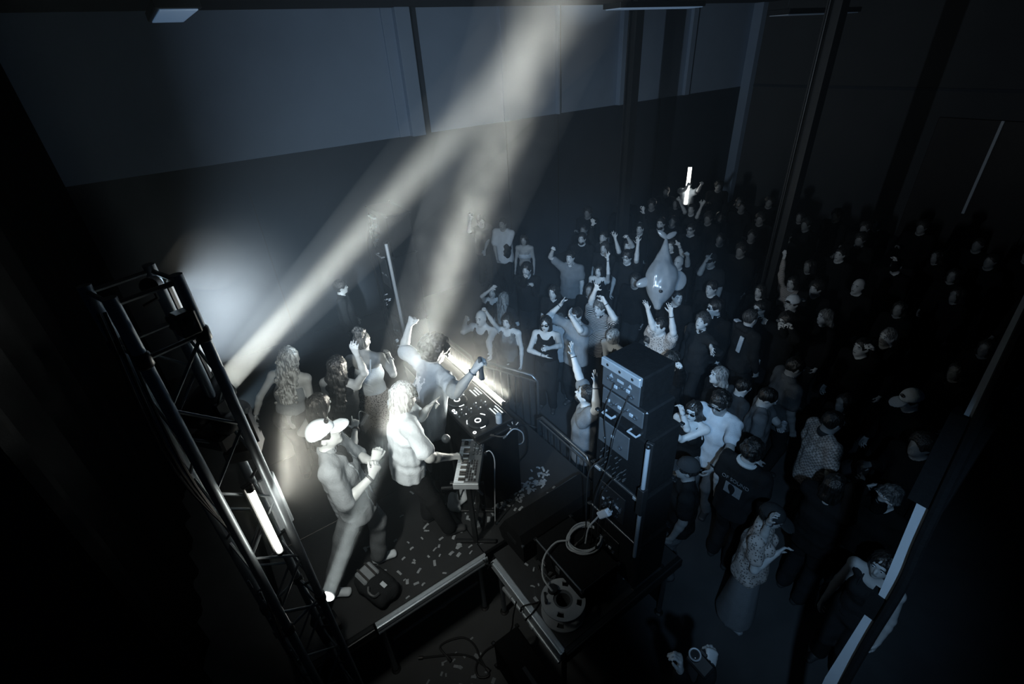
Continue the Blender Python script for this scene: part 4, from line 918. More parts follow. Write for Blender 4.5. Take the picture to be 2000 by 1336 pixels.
for k in range(5):
    a = k*1.2; q = c+np.array([0.03*math.cos(a), 0.03*math.sin(a), 0.0]); part(t, 'plug', M_STEEL, MB(c).tube([q, q+np.array([0.03*math.cos(a), 0.03*math.sin(a), 0.02])], 0.008, 8), True)

# synthesizer on its stand
k0, k1, k2, k3 = np.array([1.445, 3.175, 1.80]), np.array([1.632, 3.085, 1.80]), np.array([1.292, 2.628, 1.80]), np.array([1.137, 2.807, 1.80])   # key side far, back far, back near, key side near
ky = unit(((k0-k3)+(k1-k2))/2); kx = unit(np.cross(ky, UP)); kc = (k0+k1+k2+k3)/4
if (k1-k0)@kx < 0: kx = -kx
LY, LX = 0.53/2, 0.225/2; zt = 1.80
c = tuple(kc-UP*0.055); t = thing('synthesizer', 'small synthesizer keyboard with ivory keys on a black stand', 'keyboard', c)
P_ = lambda x, y, z: kc+kx*x+ky*y+UP*z
part(t, 'lower_case', M_GREY, MB(c).obox(P_(0, 0, -0.028), kx, ky, UP, LX, LY, 0.027, 0.006))
part(t, 'end_cheek', M_LIGHTGREY, MB(c).obox(P_(0, -LY-0.008, -0.022), kx, ky, UP, LX, 0.009, 0.033, 0.004))
part(t, 'end_cheek', M_LIGHTGREY, MB(c).obox(P_(0, LY+0.008, -0.022), kx, ky, UP, LX, 0.009, 0.033, 0.004))
part(t, 'control_panel', mat('synth_panel', 0.12, 0.4, 0.2, var=0.1), MB(c).obox(P_(0.045, 0, 0.004), kx, ky, UP, LX-0.048, LY, 0.008, 0.003))
wv = new_mesh('white_key', *(lambda b: (b.v, b.f))(MB().obox((0, 0, 0), kx, ky, UP, 0.048, 0.0098, 0.009, 0.002)), M_KEYW)
bv = new_mesh('black_key', *(lambda b: (b.v, b.f))(MB().obox((0, 0, 0), kx, ky, UP, 0.030, 0.006, 0.010, 0.002)), M_KEYB)
nk = 22; kw = (2*LY-0.09)/nk
for i in range(nk):
    y = -LY+0.006+kw*(i+0.5); link('white_key', wv, t, P_(-0.060, y, 0.002)-np.array(c))
    if i % 7 in (0, 1, 3, 4, 5) and i < nk-1: link('black_key', bv, t, P_(-0.040, y+kw/2, 0.012)-np.array(c))
for xx, yy in ((-0.06, LY-0.045), (-0.06, LY-0.02)): part(t, 'bend_wheel', M_BLACK, MB(c).lathe(P_(xx, yy-0.006, -0.002), ky, [(0, 0.02), (0.012, 0.02)], 14), True)
bt = new_mesh('pad', *(lambda b: (b.v, b.f))(MB().obox((0, 0, 0), kx, ky, UP, 0.0085, 0.011, 0.004, 0.001)), M_BLACK)
btl = new_mesh('pad_grey', *(lambda b: (b.v, b.f))(MB().obox((0, 0, 0), kx, ky, UP, 0.0085, 0.011, 0.004, 0.001)), M_LIGHTGREY)  # same pad in light grey
for i in range(4):
    for j in range(8):
        link('pad', btl if (i*3+j*5) % 7 == 0 else bt, t, P_(0.005+0.022*i, -LY+0.03+0.032*j, 0.015)-np.array(c))
for j in range(3): part(t, 'panel_stripe', M_LIGHTGREY, MB(c).obox(P_(0.016+0.022*j, -LY+0.145, 0.0128), kx, ky, UP, 0.0015, 0.125, 0.0008))
kb_ = new_mesh('knob', *(lambda b: (b.v, b.f))(MB().lathe((0, 0, 0), UP, [(0, 0.011), (0.012, 0.010), (0.014, 0.006)], 12)), M_GREY, True)
for i in range(3):
    for j in range(5): link('knob', kb_, t, P_(0.025+0.032*i, LY-0.035-0.038*j, 0.012)-np.array(c))
part(t, 'display', M_SCREEN if False else M_GREY, MB(c).obox(P_(0.0, LY-0.11, 0.013), kx, ky, UP, 0.012, 0.05, 0.003, 0.001))
part(t, 'main_dial', M_STEEL, MB(c).lathe(P_(0.06, LY-0.12, 0.012), UP, [(0, 0.022), (0.016, 0.020), (0.018, 0.012)], 18), True)
c = (kc[0], kc[1], S); t = thing('keyboard_stand', 'black double-column keyboard stand under the synthesizer', 'stand', c)
for yy in (-0.19, 0.17):
    part(t, 'column', M_DARKMETAL, MB(c).obox(np.append(P_(0.0, yy, 0)[:2], S+0.42), kx, ky, UP, 0.022, 0.022, 0.40, 0.004))
    part(t, 'foot_bar', M_DARKMETAL, MB(c).obox(np.append(P_(0.0, yy, 0)[:2], S+0.02), kx, ky, UP, 0.20, 0.018, 0.018, 0.005))
    part(t, 'support_arm', M_DARKMETAL, MB(c).obox(np.append(P_(-0.01, yy, 0)[:2], S+0.822), kx, ky, UP, 0.15, 0.016, 0.014, 0.004))
part(t, 'cross_bar', M_DARKMETAL, MB(c).obox(np.append(P_(0, -0.01, 0)[:2], S+0.50), kx, ky, UP, 0.016, 0.19, 0.016, 0.003))
part(t, 'cross_bar', M_DARKMETAL, MB(c).obox(np.append(P_(0, -0.01, 0)[:2], S+0.16), kx, ky, UP, 0.012, 0.19, 0.012, 0.003))
part(t, 'diagonal_strut', M_LIGHTGREY, MB(c).tube([np.append(P_(0.03, -0.17, 0)[:2], S+0.80), np.append(P_(0.05, 0.14, 0)[:2], S+0.30)], 0.012, 8), True)
part(t, 'side_arm', M_DARKMETAL, MB(c).tube([np.append(P_(-0.02, -0.19, 0)[:2], S+0.78), np.append(P_(-0.24, -0.21, 0)[:2], S+0.78)], 0.014, 8), True)
cable('pale lead curling out of the back of the synthesizer', [P_(LX, 0.12, -0.02), P_(LX+0.06, 0.13, 0.0), P_(LX+0.10, 0.10, -0.08), P_(LX+0.09, 0.06, -0.3), P_(LX+0.06, 0.0, -0.86)], 0.0055, M_CABLEW)
# microphone on a boom beside the keyboard
mc = at(868, 868, 1.95); c = (1.36, 3.26, S); t = thing('microphone_stand', 'dark microphone on a boom stand over the synthesizer', 'microphone', c)
part(t, 'round_base', M_DARKMETAL, MB(c).lathe(c, UP, [(0, 0.11), (0.012, 0.11), (0.02, 0.09), (0.025, 0.02)], 24), True)
part(t, 'pole', M_DARKMETAL, MB(c).tube([(c[0], c[1], S+0.02), (c[0], c[1], S+0.95)], 0.011, 8), True)
mq = np.array([1.24, 3.05, S+1.16])
part(t, 'boom', M_DARKMETAL, MB(c).tube([(c[0], c[1], S+0.93), mq], 0.008, 8), True)
part(t, 'microphone_head', M_GREY, MB(c).lathe(mq, unit(mq-np.array([c[0], c[1], S+0.93])), [(-0.10, 0.012), (0, 0.018), (0.01, 0.034), (0.04, 0.040), (0.07, 0.034), (0.085, 0.012)], 16), True)
# plate bag, tape roll
c = at(893, 985, S+0.004); t = thing('white_carrier_bag', 'crumpled white bag lying behind the keyboard stand', 'bag', c)
G = Field([(Ell((0, 0, 0.055), [unit((1, 0.4, 0)), unit((-0.4, 1, 0)), UP], (0.13, 0.095, 0.06)), 0, 0), (Ell((0.09, 0.05, 0.05), np.eye(3), (0.08, 0.07, 0.05)), 0, 0.03)], 0.009); G.folds(0.012, 40, 3, (1, 1, 1)); G.plane(-UP, UP*0.0)
link('bag_body', sdf_mesh('bag', *G.mesh(), mat('white_bag', 0.55, 0.5, var=0.1)), t); part(t, 'bag_handle', mat('white_bag', 0.55, 0.5), MB(c).tube(curve_pts([c+np.array([-0.10, -0.02, 0.05]), c+np.array([-0.15, -0.04, 0.08]), c+np.array([-0.17, 0.02, 0.03]), c+np.array([-0.11, 0.04, 0.05])], 5), 0.006, 6), True)
c = at(932, 1031, S); t = thing('tape_roll', 'roll of gaffer tape standing on the stage by the keyboard stand', 'tape', c)
d = unit((0.45, 0.7, -0.25)); u, w, _ = basis(d); cc = c+UP*0.06
part(t, 'tape_band', M_GREY, MB(c).lathe(cc, d, [(0, 0.04), (0, 0.058), (0.048, 0.058), (0.048, 0.04), (0, 0.04)], 22)); part(t, 'card_core', M_LIGHTGREY, MB(c).lathe(cc, d, [(-0.001, 0.034), (-0.001, 0.040), (0.049, 0.040), (0.049, 0.034), (-0.001, 0.034)], 22))
# long black monitor wedge on the wing
c = (1.92, 2.55, S); t = thing('monitor_wedge', 'long black stage monitor cabinet lying at the inner corner of the wing', 'speaker', c)
e1 = unit((1, 0.02, 0)); e2 = np.cross(UP, e1)
prof = [(0, 0.0), (0.36, 0.0), (0.40, 0.10), (0.28, 0.33), (0.05, 0.34), (0, 0.25)]
V = [np.array([1.50, 2.31, S])+e2*p+UP*q for p, q in prof]+[np.array([2.44, 2.31, S])+e2*p+UP*q for p, q in prof]; n = len(prof)
part(t, 'cabinet', M_MATTE, MB(c).add(V, [(i, i+n, (i+1) % n+n, (i+1) % n) for i in range(n)]+[tuple(range(n)), tuple(range(n, 2*n))[::-1]]))
part(t, 'grille', mat('speaker_grille', 0.05, 0.5, 0.5, var=0.5, scale=120, bump=0.6, bscale=300), MB(c).obox(np.array([1.97, 2.31+0.34, S+0.215]), e1, unit(e2*0.46-UP*0.89), unit(e2*0.89+UP*0.46), 0.43, 0.115, 0.006, 0.003))
part(t, 'handle_recess', M_DARKMETAL, MB(c).obox((1.497, 2.49, S+0.17), e1, e2, UP, 0.006, 0.07, 0.025, 0.003))
part(t, 'corner_trim', M_STEEL, MB(c).obox((1.50, 2.315, S+0.245), e1, e2, UP, 0.012, 0.012, 0.012, 0.003))

# ------------------------------------------------------------------ right speaker stack (seen from behind)
def cabinet(t, c, lo, hi, m=M_MATTE, corners=True, name='cabinet'):
    o = part(t, name, m, MB(c).box(lo, hi, 0.012))
    if corners:
        for x in (lo[0], hi[0]):
            for y in (lo[1], hi[1]):
                for z in (lo[2], hi[2]): MB(c).box((x-0.018, y-0.018, z-0.001 if z == lo[2] else z-0.018), (x+0.018, y+0.018, z+0.018 if z == lo[2] else z+0.001), 0.006).build('metal_corner', M_DARKMETAL, o)
    return o
def back_plate(t, c, x, y0, y1, z0, z1, seed, m=M_GREY, n=6, tri=False):
    rs = random.Random(seed); p = part(t, 'rear_plate', m, MB(c).box((x-0.012, y0, z0), (x, y1, z1), 0.004))
    for k in range(n):
        y = y0+(y1-y0)*(0.12+0.76*(k+0.5)/n); z = z0+(z1-z0)*rs.uniform(0.25, 0.6); q = k % 3
        if q == 0: MB(c).lathe((x-0.012, y, z), (-1, 0, 0), [(0, 0.018), (0.006, 0.018), (0.0061, 0.011), (0.002, 0.010)], 14).build('socket', M_STEEL, p)
        elif q == 1: MB(c).box((x-0.022, y-0.016, z-0.012), (x-0.010, y+0.016, z+0.012), 0.003).build('socket', M_LIGHTGREY, p)
        else: MB(c).lathe((x-0.012, y, z), (-1, 0, 0), [(0, 0.010), (0.014, 0.009)], 10).build('level_knob', M_STEEL, p)
    if tri:
        for y in (y0+(y1-y0)*0.25, y0+(y1-y0)*0.75):
            MB(c).poly([(x-0.0125, y-0.018, z1-0.055), (x-0.0125, y+0.018, z1-0.055), (x-0.0125, y, z1-0.025)], 0.002, (-1, 0, 0)).build('warning_triangle', M_LIGHTGREY, p)
        MB(c).box((x-0.0145, (y0+y1)/2-0.03, z1-0.06), (x-0.012, (y0+y1)/2+0.03, z1-0.04)).build('rating_label', M_LIGHTGREY, p)
    return p
bx0, bx1 = 2.10, 2.46
def stack_unit(name, label, lo, hi, cat='speaker', group=None, **k):
    c = ((lo[0]+hi[0])/2, (lo[1]+hi[1])/2, lo[2]); t = thing(name, label, cat, c, group); cabinet(t, c, lo, hi, **k); return t, c
t, c = stack_unit('subwoofer', 'black subwoofer at the bottom of the right speaker stack', (bx0, 1.52, S+0.03), (bx1, 2.10, 1.50))
for y in (1.6, 2.02):
    for x in (bx0+0.08, bx1-0.08): part(t, 'rubber_foot', M_BLACK, MB(c).lathe((x, y, S), UP, [(0, 0.025), (0.032, 0.022)], 10))
back_plate(t, c, bx0, 1.72, 2.02, 1.08, 1.34, 3, M_DARKMETAL)
t, c = stack_unit('rack_case', 'black rack case with metal edge bars in the middle of the right stack', (bx0, 1.54, 1.503), (bx1, 2.08, 2.03), 'flight case')
for z in (1.51, 2.02): part(t, 'edge_bar', M_STEEL, MB(c).box((bx0-0.012, 1.55, z-0.014), (bx0+0.006, 2.07, z+0.010), 0.004))
for y in (1.60, 2.02): part(t, 'edge_plate', M_ALU, MB(c).box((bx0-0.016, y-0.035, 1.99), (bx0-0.002, y+0.035, 2.02), 0.004))
back_plate(t, c, bx0, 1.70, 1.98, 1.60, 1.90, 5, M_BLACK, 8)
mb = MB(c); rs = random.Random(4)
for k in range(26): mb.lathe((bx0-0.013, 1.72+0.24*rs.random(), 1.62+0.26*rs.random()), (-1, 0, 0), [(0, 0.006), (0.012, 0.005)], 6)
o = part(t, 'rack_plugs', M_STEEL, mb, True); o['kind'] = 'stuff'
t, c = stack_unit('patch_rack', 'black patch rack crowded with plugs in the right stack', (bx0, 1.56, 2.033), (bx1, 2.06, 2.60), 'flight case')
back_plate(t, c, bx0, 1.72, 2.03, 2.32, 2.54, 8, M_GREY, 3)
mb = MB(c)
for k in range(34):
    y, z = 1.72+0.27*rs.random(), 2.06+0.22*rs.random(); mb.tube([(bx0, y, z), (bx0-0.014, y, z), (bx0-0.022, y+0.004, z-0.008)], 0.004, 6)
o = part(t, 'patch_plugs', M_STEEL, mb, True); o['kind'] = 'stuff'
t, c = stack_unit('power_amplifier', 'grey power amplifier second from the top of the right stack', (bx0, 1.60, 2.603), (bx1-0.06, 2.03, 2.85), 'amplifier', m=M_DARKMETAL, corners=False)
back_plate(t, c, bx0, 1.62, 2.01, 2.70, 2.84, 11, M_GREY, 8)
part(t, 'handle', M_LIGHTGREY, MB(c).tube([(bx0, 1.97, 2.64), (bx0-0.04, 1.97, 2.64), (bx0-0.04, 1.88, 2.64), (bx0, 1.88, 2.64)], 0.010, 8), True)
part(t, 'handle', M_LIGHTGREY, MB(c).tube([(bx0, 1.72, 2.63), (bx0-0.04, 1.72, 2.63), (bx0-0.04, 1.64, 2.63), (bx0, 1.64, 2.63)], 0.008, 8), True)
t, c = stack_unit('amplifier_head', 'black amplifier with a silver top rail on top of the right stack', (bx0, 1.66, 2.853), (bx1-0.03, 2.03, 3.10), 'amplifier', m=M_MATTE, corners=False)
rl = part(t, 'silver_rail', M_ALU, MB(c).box((bx0-0.03, 1.665, 3.035), (bx0+0.004, 2.025, 3.105), 0.006))
mb = MB(c)
for y in (1.73, 1.845, 1.96): mb.lathe((bx0-0.03, y, 3.07), (-1, 0, 0), [(0, 0.012), (0.002, 0.010)], 10)
mb.build('rail_screw', M_BLACK, rl)
back_plate(t, c, bx0, 1.67, 2.02, 2.86, 3.03, 21, M_GREY, 7, True)
t = led_batten('pale unlit LED tube strapped to the rear edge of the right stack', (2.055, 1.525, 1.42), (2.055, 1.525, 2.62), (-1, -0.3, 0), mat('led_tube_grey', 0.3, 0.35, var=0.05), r=0.016)
part(t, 'strap', M_BLACK, MB((2.055, 1.525, 2.02)).box((2.028, 1.497, 1.95), (2.085, 1.553, 2.22), 0.006))
for k, (q, lab) in enumerate((([(2.08, 1.90, 2.93), (2.03, 1.92, 2.7), (2.05, 1.91, 2.4), (2.04, 1.90, 2.25)], 'thin cable hanging down the back of the right stack from the top amplifier'),
          ([(2.08, 1.76, 2.90), (2.0, 1.78, 2.6), (2.02, 1.85, 2.2), (1.98, 1.92, 1.8), (2.0, 1.96, 1.4), (1.95, 1.9, 0.96)], 'long cable hanging from the top amplifier to the stage'),
          ([(2.05, 1.93, 2.2), (1.98, 2.0, 2.05), (1.98, 2.02, 1.7), (1.96, 2.0, 1.3), (1.85, 2.0, 1.22)], 'thick cable running down from the patch rack'),
          ([(2.05, 1.80, 2.1), (2.0, 1.86, 1.9), (2.02, 1.9, 1.6), (1.96, 1.86, 1.25)], 'cable dangling from the patch rack to the coil'))):
    cable(lab, q, 0.004 if k != 2 else 0.006)
c = at_x(1180, 1003, 2.02); t = thing('power_adapter', 'white power adapter hanging on its lead behind the right stack', 'adapter', c)
dv = unit(at_x(1198, 998, 2.02)-at_x(1163, 1010, 2.02)); part(t, 'adapter_case', M_WHITE, MB(c).obox(c, dv, unit(np.cross(dv, X_)), np.cross(dv, unit(np.cross(dv, X_))), 0.085, 0.032, 0.022, 0.008))
part(t, 'plug', M_WHITE, MB(c).tube([c+dv*0.085, c+dv*0.125], 0.012, 8), True)
part(t, 'lead', M_CABLEW, MB(c).tube(curve_pts([c-dv*0.085, c-dv*0.14+UP*-0.03, np.array([1.95, 1.95, 1.42]), np.array([1.92, 1.95, 1.24])], 6), 0.008, 7), True)
part(t, 'hanging_lead', M_CABLE, MB(c).tube(curve_pts([c+dv*0.12, c+dv*0.14+UP*0.12, np.array([bx0-0.03, c[1]+0.02, 1.75])], 5), 0.006, 6), True)
# case with the coil of cable, reel, litter
c = (1.83, 1.96, S); t = thing('flight_case', 'low black flight case under the coiled cable', 'flight case', c)
cabinet(t, c, (1.62, 1.66, S+0.002), (2.04, 2.28, 1.19), M_MATTE); part(t, 'edge_bar', M_STEEL, MB(c).box((1.612, 1.665, 1.175), (1.626, 2.275, 1.196), 0.004)); part(t, 'edge_bar', M_DARKMETAL, MB(c).box((1.63, 1.652, 1.175), (2.03, 1.666, 1.196), 0.004))
part(t, 'latch', M_STEEL, MB(c).box((1.608, 1.93, 1.08), (1.622, 1.99, 1.15), 0.004)); part(t, 'handle', M_STEEL, MB(c).tube([(1.618, 1.82, 1.05), (1.59, 1.82, 1.05), (1.59, 1.72, 1.05), (1.618, 1.72, 1.05)], 0.008, 8), True)
cc = at(1143, 1052, 1.215); t = thing('cable_coil', 'pale coiled cable lying on the low flight case', 'cable', cc-UP*0.02)
for k in range(6):
    r1, r2 = 0.17-0.012*(k % 3)+0.006*k % 0.02, 0.135-0.010*(k % 2); ox, oy = 0.012*math.sin(k*2.1), 0.014*math.cos(k*1.7)
    part(t, 'cable_loop', M_CABLEW, MB(cc-UP*0.02).tube([cc+np.array([ox+r1*math.cos(a), oy+r2*math.sin(a), 0.008*k*0.7+0.004*math.sin(3*a+k)-0.008]) for a in np.linspace(0, 6.283, 33)[:-1]], 0.0075, 7, closed=True), True)
rc = np.array([1.50, 1.755, S])
part(t, 'trailing_end', M_CABLEW, MB(cc-UP*0.02).tube(curve_pts([cc+np.array([-0.10, 0.10, 0.01]), at(1110, 1055, 1.24), at(1085, 1060, 1.235), at(1063, 1088, 1.23), at(1060, 1125, 1.16), at(1075, 1150, 1.12), rc+np.array([-0.02, 0.08, 0.18])], 7), 0.0085, 7), True)
c = tuple(rc); t = thing('cable_reel', 'pale grey cable reel with four slots lying on the wing', 'cable reel', c)
def flange(z, name, r=0.185):
    n = 48; V = []; 
    for zz in (z, z+0.012):
        for k in range(n):
            a = 2*math.pi*k/n; V.append(rc+np.array([r*math.cos(a), r*math.sin(a), zz]))
        for k in range(n):
            a = 2*math.pi*k/n; V.append(rc+np.array([0.155*math.cos(a), 0.155*math.sin(a), zz]))
        for k in range(n):
            a = 2*math.pi*k/n; V.append(rc+np.array([0.115*math.cos(a), 0.115*math.sin(a), zz]))
        for k in range(n):
            a = 2*math.pi*k/n; V.append(rc+np.array([0.082*math.cos(a), 0.082*math.sin(a), zz]))
    F = []; hole = lambda k: (k % 12) in (4, 5, 6)
    for lay in (0, 1):
        b = lay*4*n
        for ring in range(3):
            for k in range(n):
                if ring == 1 and hole(k): continue
                q = (b+ring*n+k, b+ring*n+(k+1) % n, b+(ring+1)*n+(k+1) % n, b+(ring+1)*n+k); F.append(q if lay else q[::-1])
    for ring in (0, 3):
        for k in range(n): F.append((ring*n+k, ring*n+(k+1) % n, 4*n+ring*n+(k+1) % n, 4*n+ring*n+k))
    return part(t, name, mat('reel_plastic', 0.34, 0.5, var=0.1), MB(c).add(V, F))
flange(0.004, 'lower_flange'); flange(0.165, 'upper_flange')
part(t, 'hub', M_GREY, MB(c).lathe(rc+UP*0.016, UP, [(0, 0.082), (0.149, 0.082), (0.149, 0.06), (0.0, 0.055)], 28), True)
for k in range(5): part(t, 'wound_cable', M_CABLE, MB(c).tube([rc+np.array([(0.10+0.008*(k % 2))*math.cos(a), (0.10+0.008*(k % 2))*math.sin(a), 0.035+0.026*k]) for a in np.linspace(0, 6.283, 25)[:-1]], 0.013, 6, closed=True), True)
part(t, 'power_socket', M_DARKMETAL, MB(c).lathe(rc+np.array([-0.02, 0.11, 0.178]), UP, [(0, 0.045), (0.03, 0.042), (0.034, 0.02)], 14), True)
part(t, 'crank_handle', M_DARKMETAL, MB(c).tube([rc+np.array([-0.09, 0.13, 0.185]), rc+np.array([-0.14, 0.05, 0.19]), rc+np.array([-0.145, 0.05, 0.23])], 0.010, 8), True)
# clamps and loose leads around the case
for k, (px, py, lab) in enumerate(((1072, 1118, 'tangle of grey leads beside the low flight case'), (1160, 1135, 'dark metal clamp pile behind the cable reel'), (1095, 1150, 'small bundle of leads on top of the cable reel edge'))):
    c = at(px, py, S+0.01); t = thing('lead_bundle', lab, 'cable', c); rs = random.Random(k+9)
    for q in range(4):
        pts = [c+np.array([rs.uniform(-0.1, 0.1), rs.uniform(-0.1, 0.1), 0.01+0.02*q+rs.uniform(0, 0.03)]) for _ in range(5)]
        part(t, 'lead', M_GREY if q % 2 else M_CABLE, MB(c).tube(curve_pts(pts, 5), 0.007, 6), True)
    part(t, 'plug', M_STEEL, MB(c).tube([c+np.array([0.02, 0, 0.03]), c+np.array([0.08, 0.04, 0.03])], 0.014, 8), True)

# ------------------------------------------------------------------ left speaker stack
ly0, ly1, lx0, lx1 = 6.02, 6.72, 2.12, 2.46
for z0, z1, lab, nm in ((S+0.003, 1.62, 'black subwoofer at the foot of the left speaker stack', 'subwoofer'), (1.623, 2.66, 'tall black loudspeaker with a grey rear plate in the left stack', 'loudspeaker'), (2.663, 3.22, 'black loudspeaker on top of the left stack', 'loudspeaker')):
    t, c = stack_unit(nm, lab, (lx0, ly0, z0), (lx1, ly1, z1), 'speaker')
    back_plate(t, c, lx0, 6.33, 6.62, z0+(z1-z0)*0.45, z0+(z1-z0)*0.88, int(z0*10), M_GREY, 5)
    if nm == 'loudspeaker': part(t, 'handle', M_LIGHTGREY, MB(c).tube([(lx0, 6.58, z1-0.10), (lx0-0.04, 6.58, z1-0.10), (lx0-0.04, 6.38, z1-0.10), (lx0, 6.38, z1-0.10)], 0.012, 8), True)
    mb = MB(c); rs = random.Random(int(z1*10))
    for k in range(7):
        y, z = 6.45+0.2*rs.random(), z0+0.1+0.2*rs.random(); mb.tube(curve_pts([(lx0, y, z), (lx0-0.05, y+0.02, z-0.02), (lx0-0.03, y+0.05, z-0.10)], 4), 0.010, 6)
    o = part(t, 'rear_plugs', M_STEEL, mb, True); o['kind'] = 'stuff'
led_batten('unlit white LED tube leaning in front of the left stack', (2.07, 6.02, 1.36), (2.07, 6.06, 2.86), (-1, -0.6, 0), M_TUBEOFF, r=0.024)
c = (2.05, 5.99, S); t = thing('tube_stand', 'slim grey stand holding the unlit tube by the left stack', 'stand', c)
part(t, 'pole', M_LIGHTGREY, MB(c).tube([(2.05, 5.95, S+0.01), (2.068, 6.015, 1.34)], [0.010, 0.018], 8), True); part(t, 'collar', M_STEEL, MB(c).lathe((2.062, 6.0, 1.24), UP, [(0, 0.03), (0.05, 0.03)], 10), True); part(t, 'foot_plate', M_DARKMETAL, MB(c).lathe((2.05, 5.95, S), UP, [(0, 0.11), (0.012, 0.11)], 16))
for q, lab in (([(2.08, 6.62, 3.0), (2.02, 6.72, 2.6), (2.04, 6.70, 2.0), (2.02, 6.66, 1.4), (2.0, 6.5, 0.93)], 'thin cable hanging down the far edge of the left stack'), ([(2.08, 6.55, 2.9), (2.03, 6.66, 2.4), (2.05, 6.6, 1.7), (2.03, 6.5, 1.0), (1.9, 6.4, 0.93)], 'second cable hanging down the left stack')):
    cable(lab, q, 0.008)
# ------------------------------------------------------------------ backpack, barriers, floor case, cables below the stage
c = at(738, 1152, S); t = thing('backpack', 'black backpack with a pale flap and white tag by the capped man', 'bag', c)
ax = unit(np.array([0.11, -0.33, 0])); ay = np.cross(UP, ax)
G = Field([(Ecap(UP*0.07-ax*0.13, UP*0.07+ax*0.14, ay, (0.115, 0.075), (0.125, 0.08)), 0, 0), (Ecap(UP*0.06-ay*0.07, UP*0.06+ay*0.07, ax, (0.19, 0.06), (0.19, 0.06)), 0, 0.04)], 0.009); G.folds(0.005, 40, 2, (1, 1, 1)); G.plane(-UP, UP*0.0)
link('bag_body', sdf_mesh('bag_body', *G.mesh(), cloth_mat(0.035)), t)
part(t, 'flap', cloth_mat(0.30), MB(c).obox(c-ax*0.10+UP*0.155, unit(ax-UP*0.25), ay, unit(UP+ax*0.25), 0.075, 0.085, 0.02, 0.014))
part(t, 'white_tag', M_WHITE, MB(c).obox(c+ax*0.115+ay*0.01+UP*0.172, unit(ax-UP*0.15), ay, unit(UP+ax*0.15), 0.03, 0.018, 0.003, 0.001))
part(t, 'shoulder_strap', M_GREY, MB(c).tube(curve_pts([c+ax*0.02-ay*0.08+UP*0.17, c+ax*0.06-ay*0.11+UP*0.16, c+ax*0.12-ay*0.10+UP*0.15, c+ax*0.14-ay*0.06+UP*0.165], 5), 0.012, 6), True)
for k in (-1, 1): part(t, 'buckle_strap', M_BLACK, MB(c).obox(c-ax*0.10+ay*0.04*k+UP*0.178, unit(ax-UP*0.25), ay, unit(UP+ax*0.25), 0.08, 0.010, 0.004, 0.002))
def barrier(label, a, b, h=1.1):
    a = np.array([a[0], a[1], 0.0]); b = np.array([b[0], b[1], 0.0]); c = (a+b)/2; t = thing('crowd_barrier', label, 'barrier', c, 'crowd barriers in front of the stage'); d = unit(b-a); L = np.linalg.norm(b-a); nn = np.cross(UP, d)
    m = mat('barrier_steel', 0.25, 0.35, 0.85, var=0.15, scale=12)
    part(t, 'frame', m, MB(c).tube([a+UP*0.08, a+UP*(h-0.08), a+UP*h+d*0.08, b+UP*h-d*0.08, b+UP*(h-0.08), b+UP*0.08], 0.022, 9), True)
    part(t, 'lower_rail', m, MB(c).tube([a+UP*0.15, b+UP*0.15], 0.018, 8), True); part(t, 'upper_rail', m, MB(c).tube([a+UP*(h-0.09), b+UP*(h-0.09)], 0.012, 8), True)
    k = int(L/0.11); sh = None
    for i in range(1, k):
        o = link('upright_bar', sh, t, a+d*L*i/k-c) if sh else MB((0, 0, 0)).tube([(0, 0, 0.16), (0, 0, h-0.09)], 0.008, 6).build('upright_bar', m, t, True, a+d*L*i/k-c); sh = o.data
    part(t, 'foot_plate', m, MB(c).obox(a+UP*0.02, d, nn, UP, 0.04, 0.06, 0.02, 0.005)); part(t, 'foot_plate', m, MB(c).obox(b+UP*0.02, d, nn, UP, 0.04, 0.06, 0.02, 0.005))
barrier('steel crowd barrier in front of the woman in sequins', (2.76, 6.35), (2.78, 5.32)); barrier('steel crowd barrier in front of the woman with crossed arms', (2.83, 5.24), (3.24, 4.36)); barrier('steel crowd barrier in front of the man in the grey T-shirt', (2.76, 3.72), (2.74, 2.74))
c = (1.02, 1.72, 0); t = thing('floor_case', 'black flight case on the floor in the gap beside the wing', 'flight case', c)
cabinet(t, c, (0.98, 1.30, 0.04), (1.24, 2.10, 0.45)); part(t, 'lid_handle', M_DARKMETAL, MB(c).box((1.06, 1.60, 0.445), (1.10, 1.78, 0.456), 0.004))
for y in (1.38, 2.02):
    for x in (1.03, 1.19): part(t, 'castor', M_BLACK, MB(c).lathe((x-0.012, y, 0.022), (1, 0, 0), [(0, 0.022), (0.024, 0.022)], 10))
z = 0.012
cable('black cable looping across the lower floor', [at(880, 1290, z), at(860, 1262, z), at(900, 1245, z), at(925, 1258, z), at(940, 1290, z), at(955, 1318, z), at(935, 1322, z), at(930, 1300, z), at(950, 1270, z), at(985, 1252, z)], 0.010)
cable('second black cable along the lower floor', [at(820, 1285, z), at(850, 1282, z), at(890, 1278, z), at(920, 1283, z), at(945, 1300, z), at(955, 1310, z)], 0.010)
cable('thin cable hanging from the deck corner to the floor case', [at(1012, 1160, 0.86), at(1003, 1200, 0.6), at(1000, 1225, 0.4), at(990, 1245, 0.2), at(975, 1256, 0.02)], 0.007)
cable('cable wrapped over the bright deck edge', [(1.245, 2.02, 0.80), (1.24, 2.0, 0.88), (1.27, 1.98, 0.912), (1.34, 1.95, 0.912), (1.45, 1.9, 0.908), (1.46, 1.8, 0.915)], 0.006)
cable('second cable wrapped over the bright deck edge', [(1.24, 1.94, 0.78), (1.24, 1.90, 0.88), (1.27, 1.89, 0.913), (1.36, 1.92, 0.911), (1.5, 2.0, 0.908), (1.58, 2.2, 0.908)], 0.006)
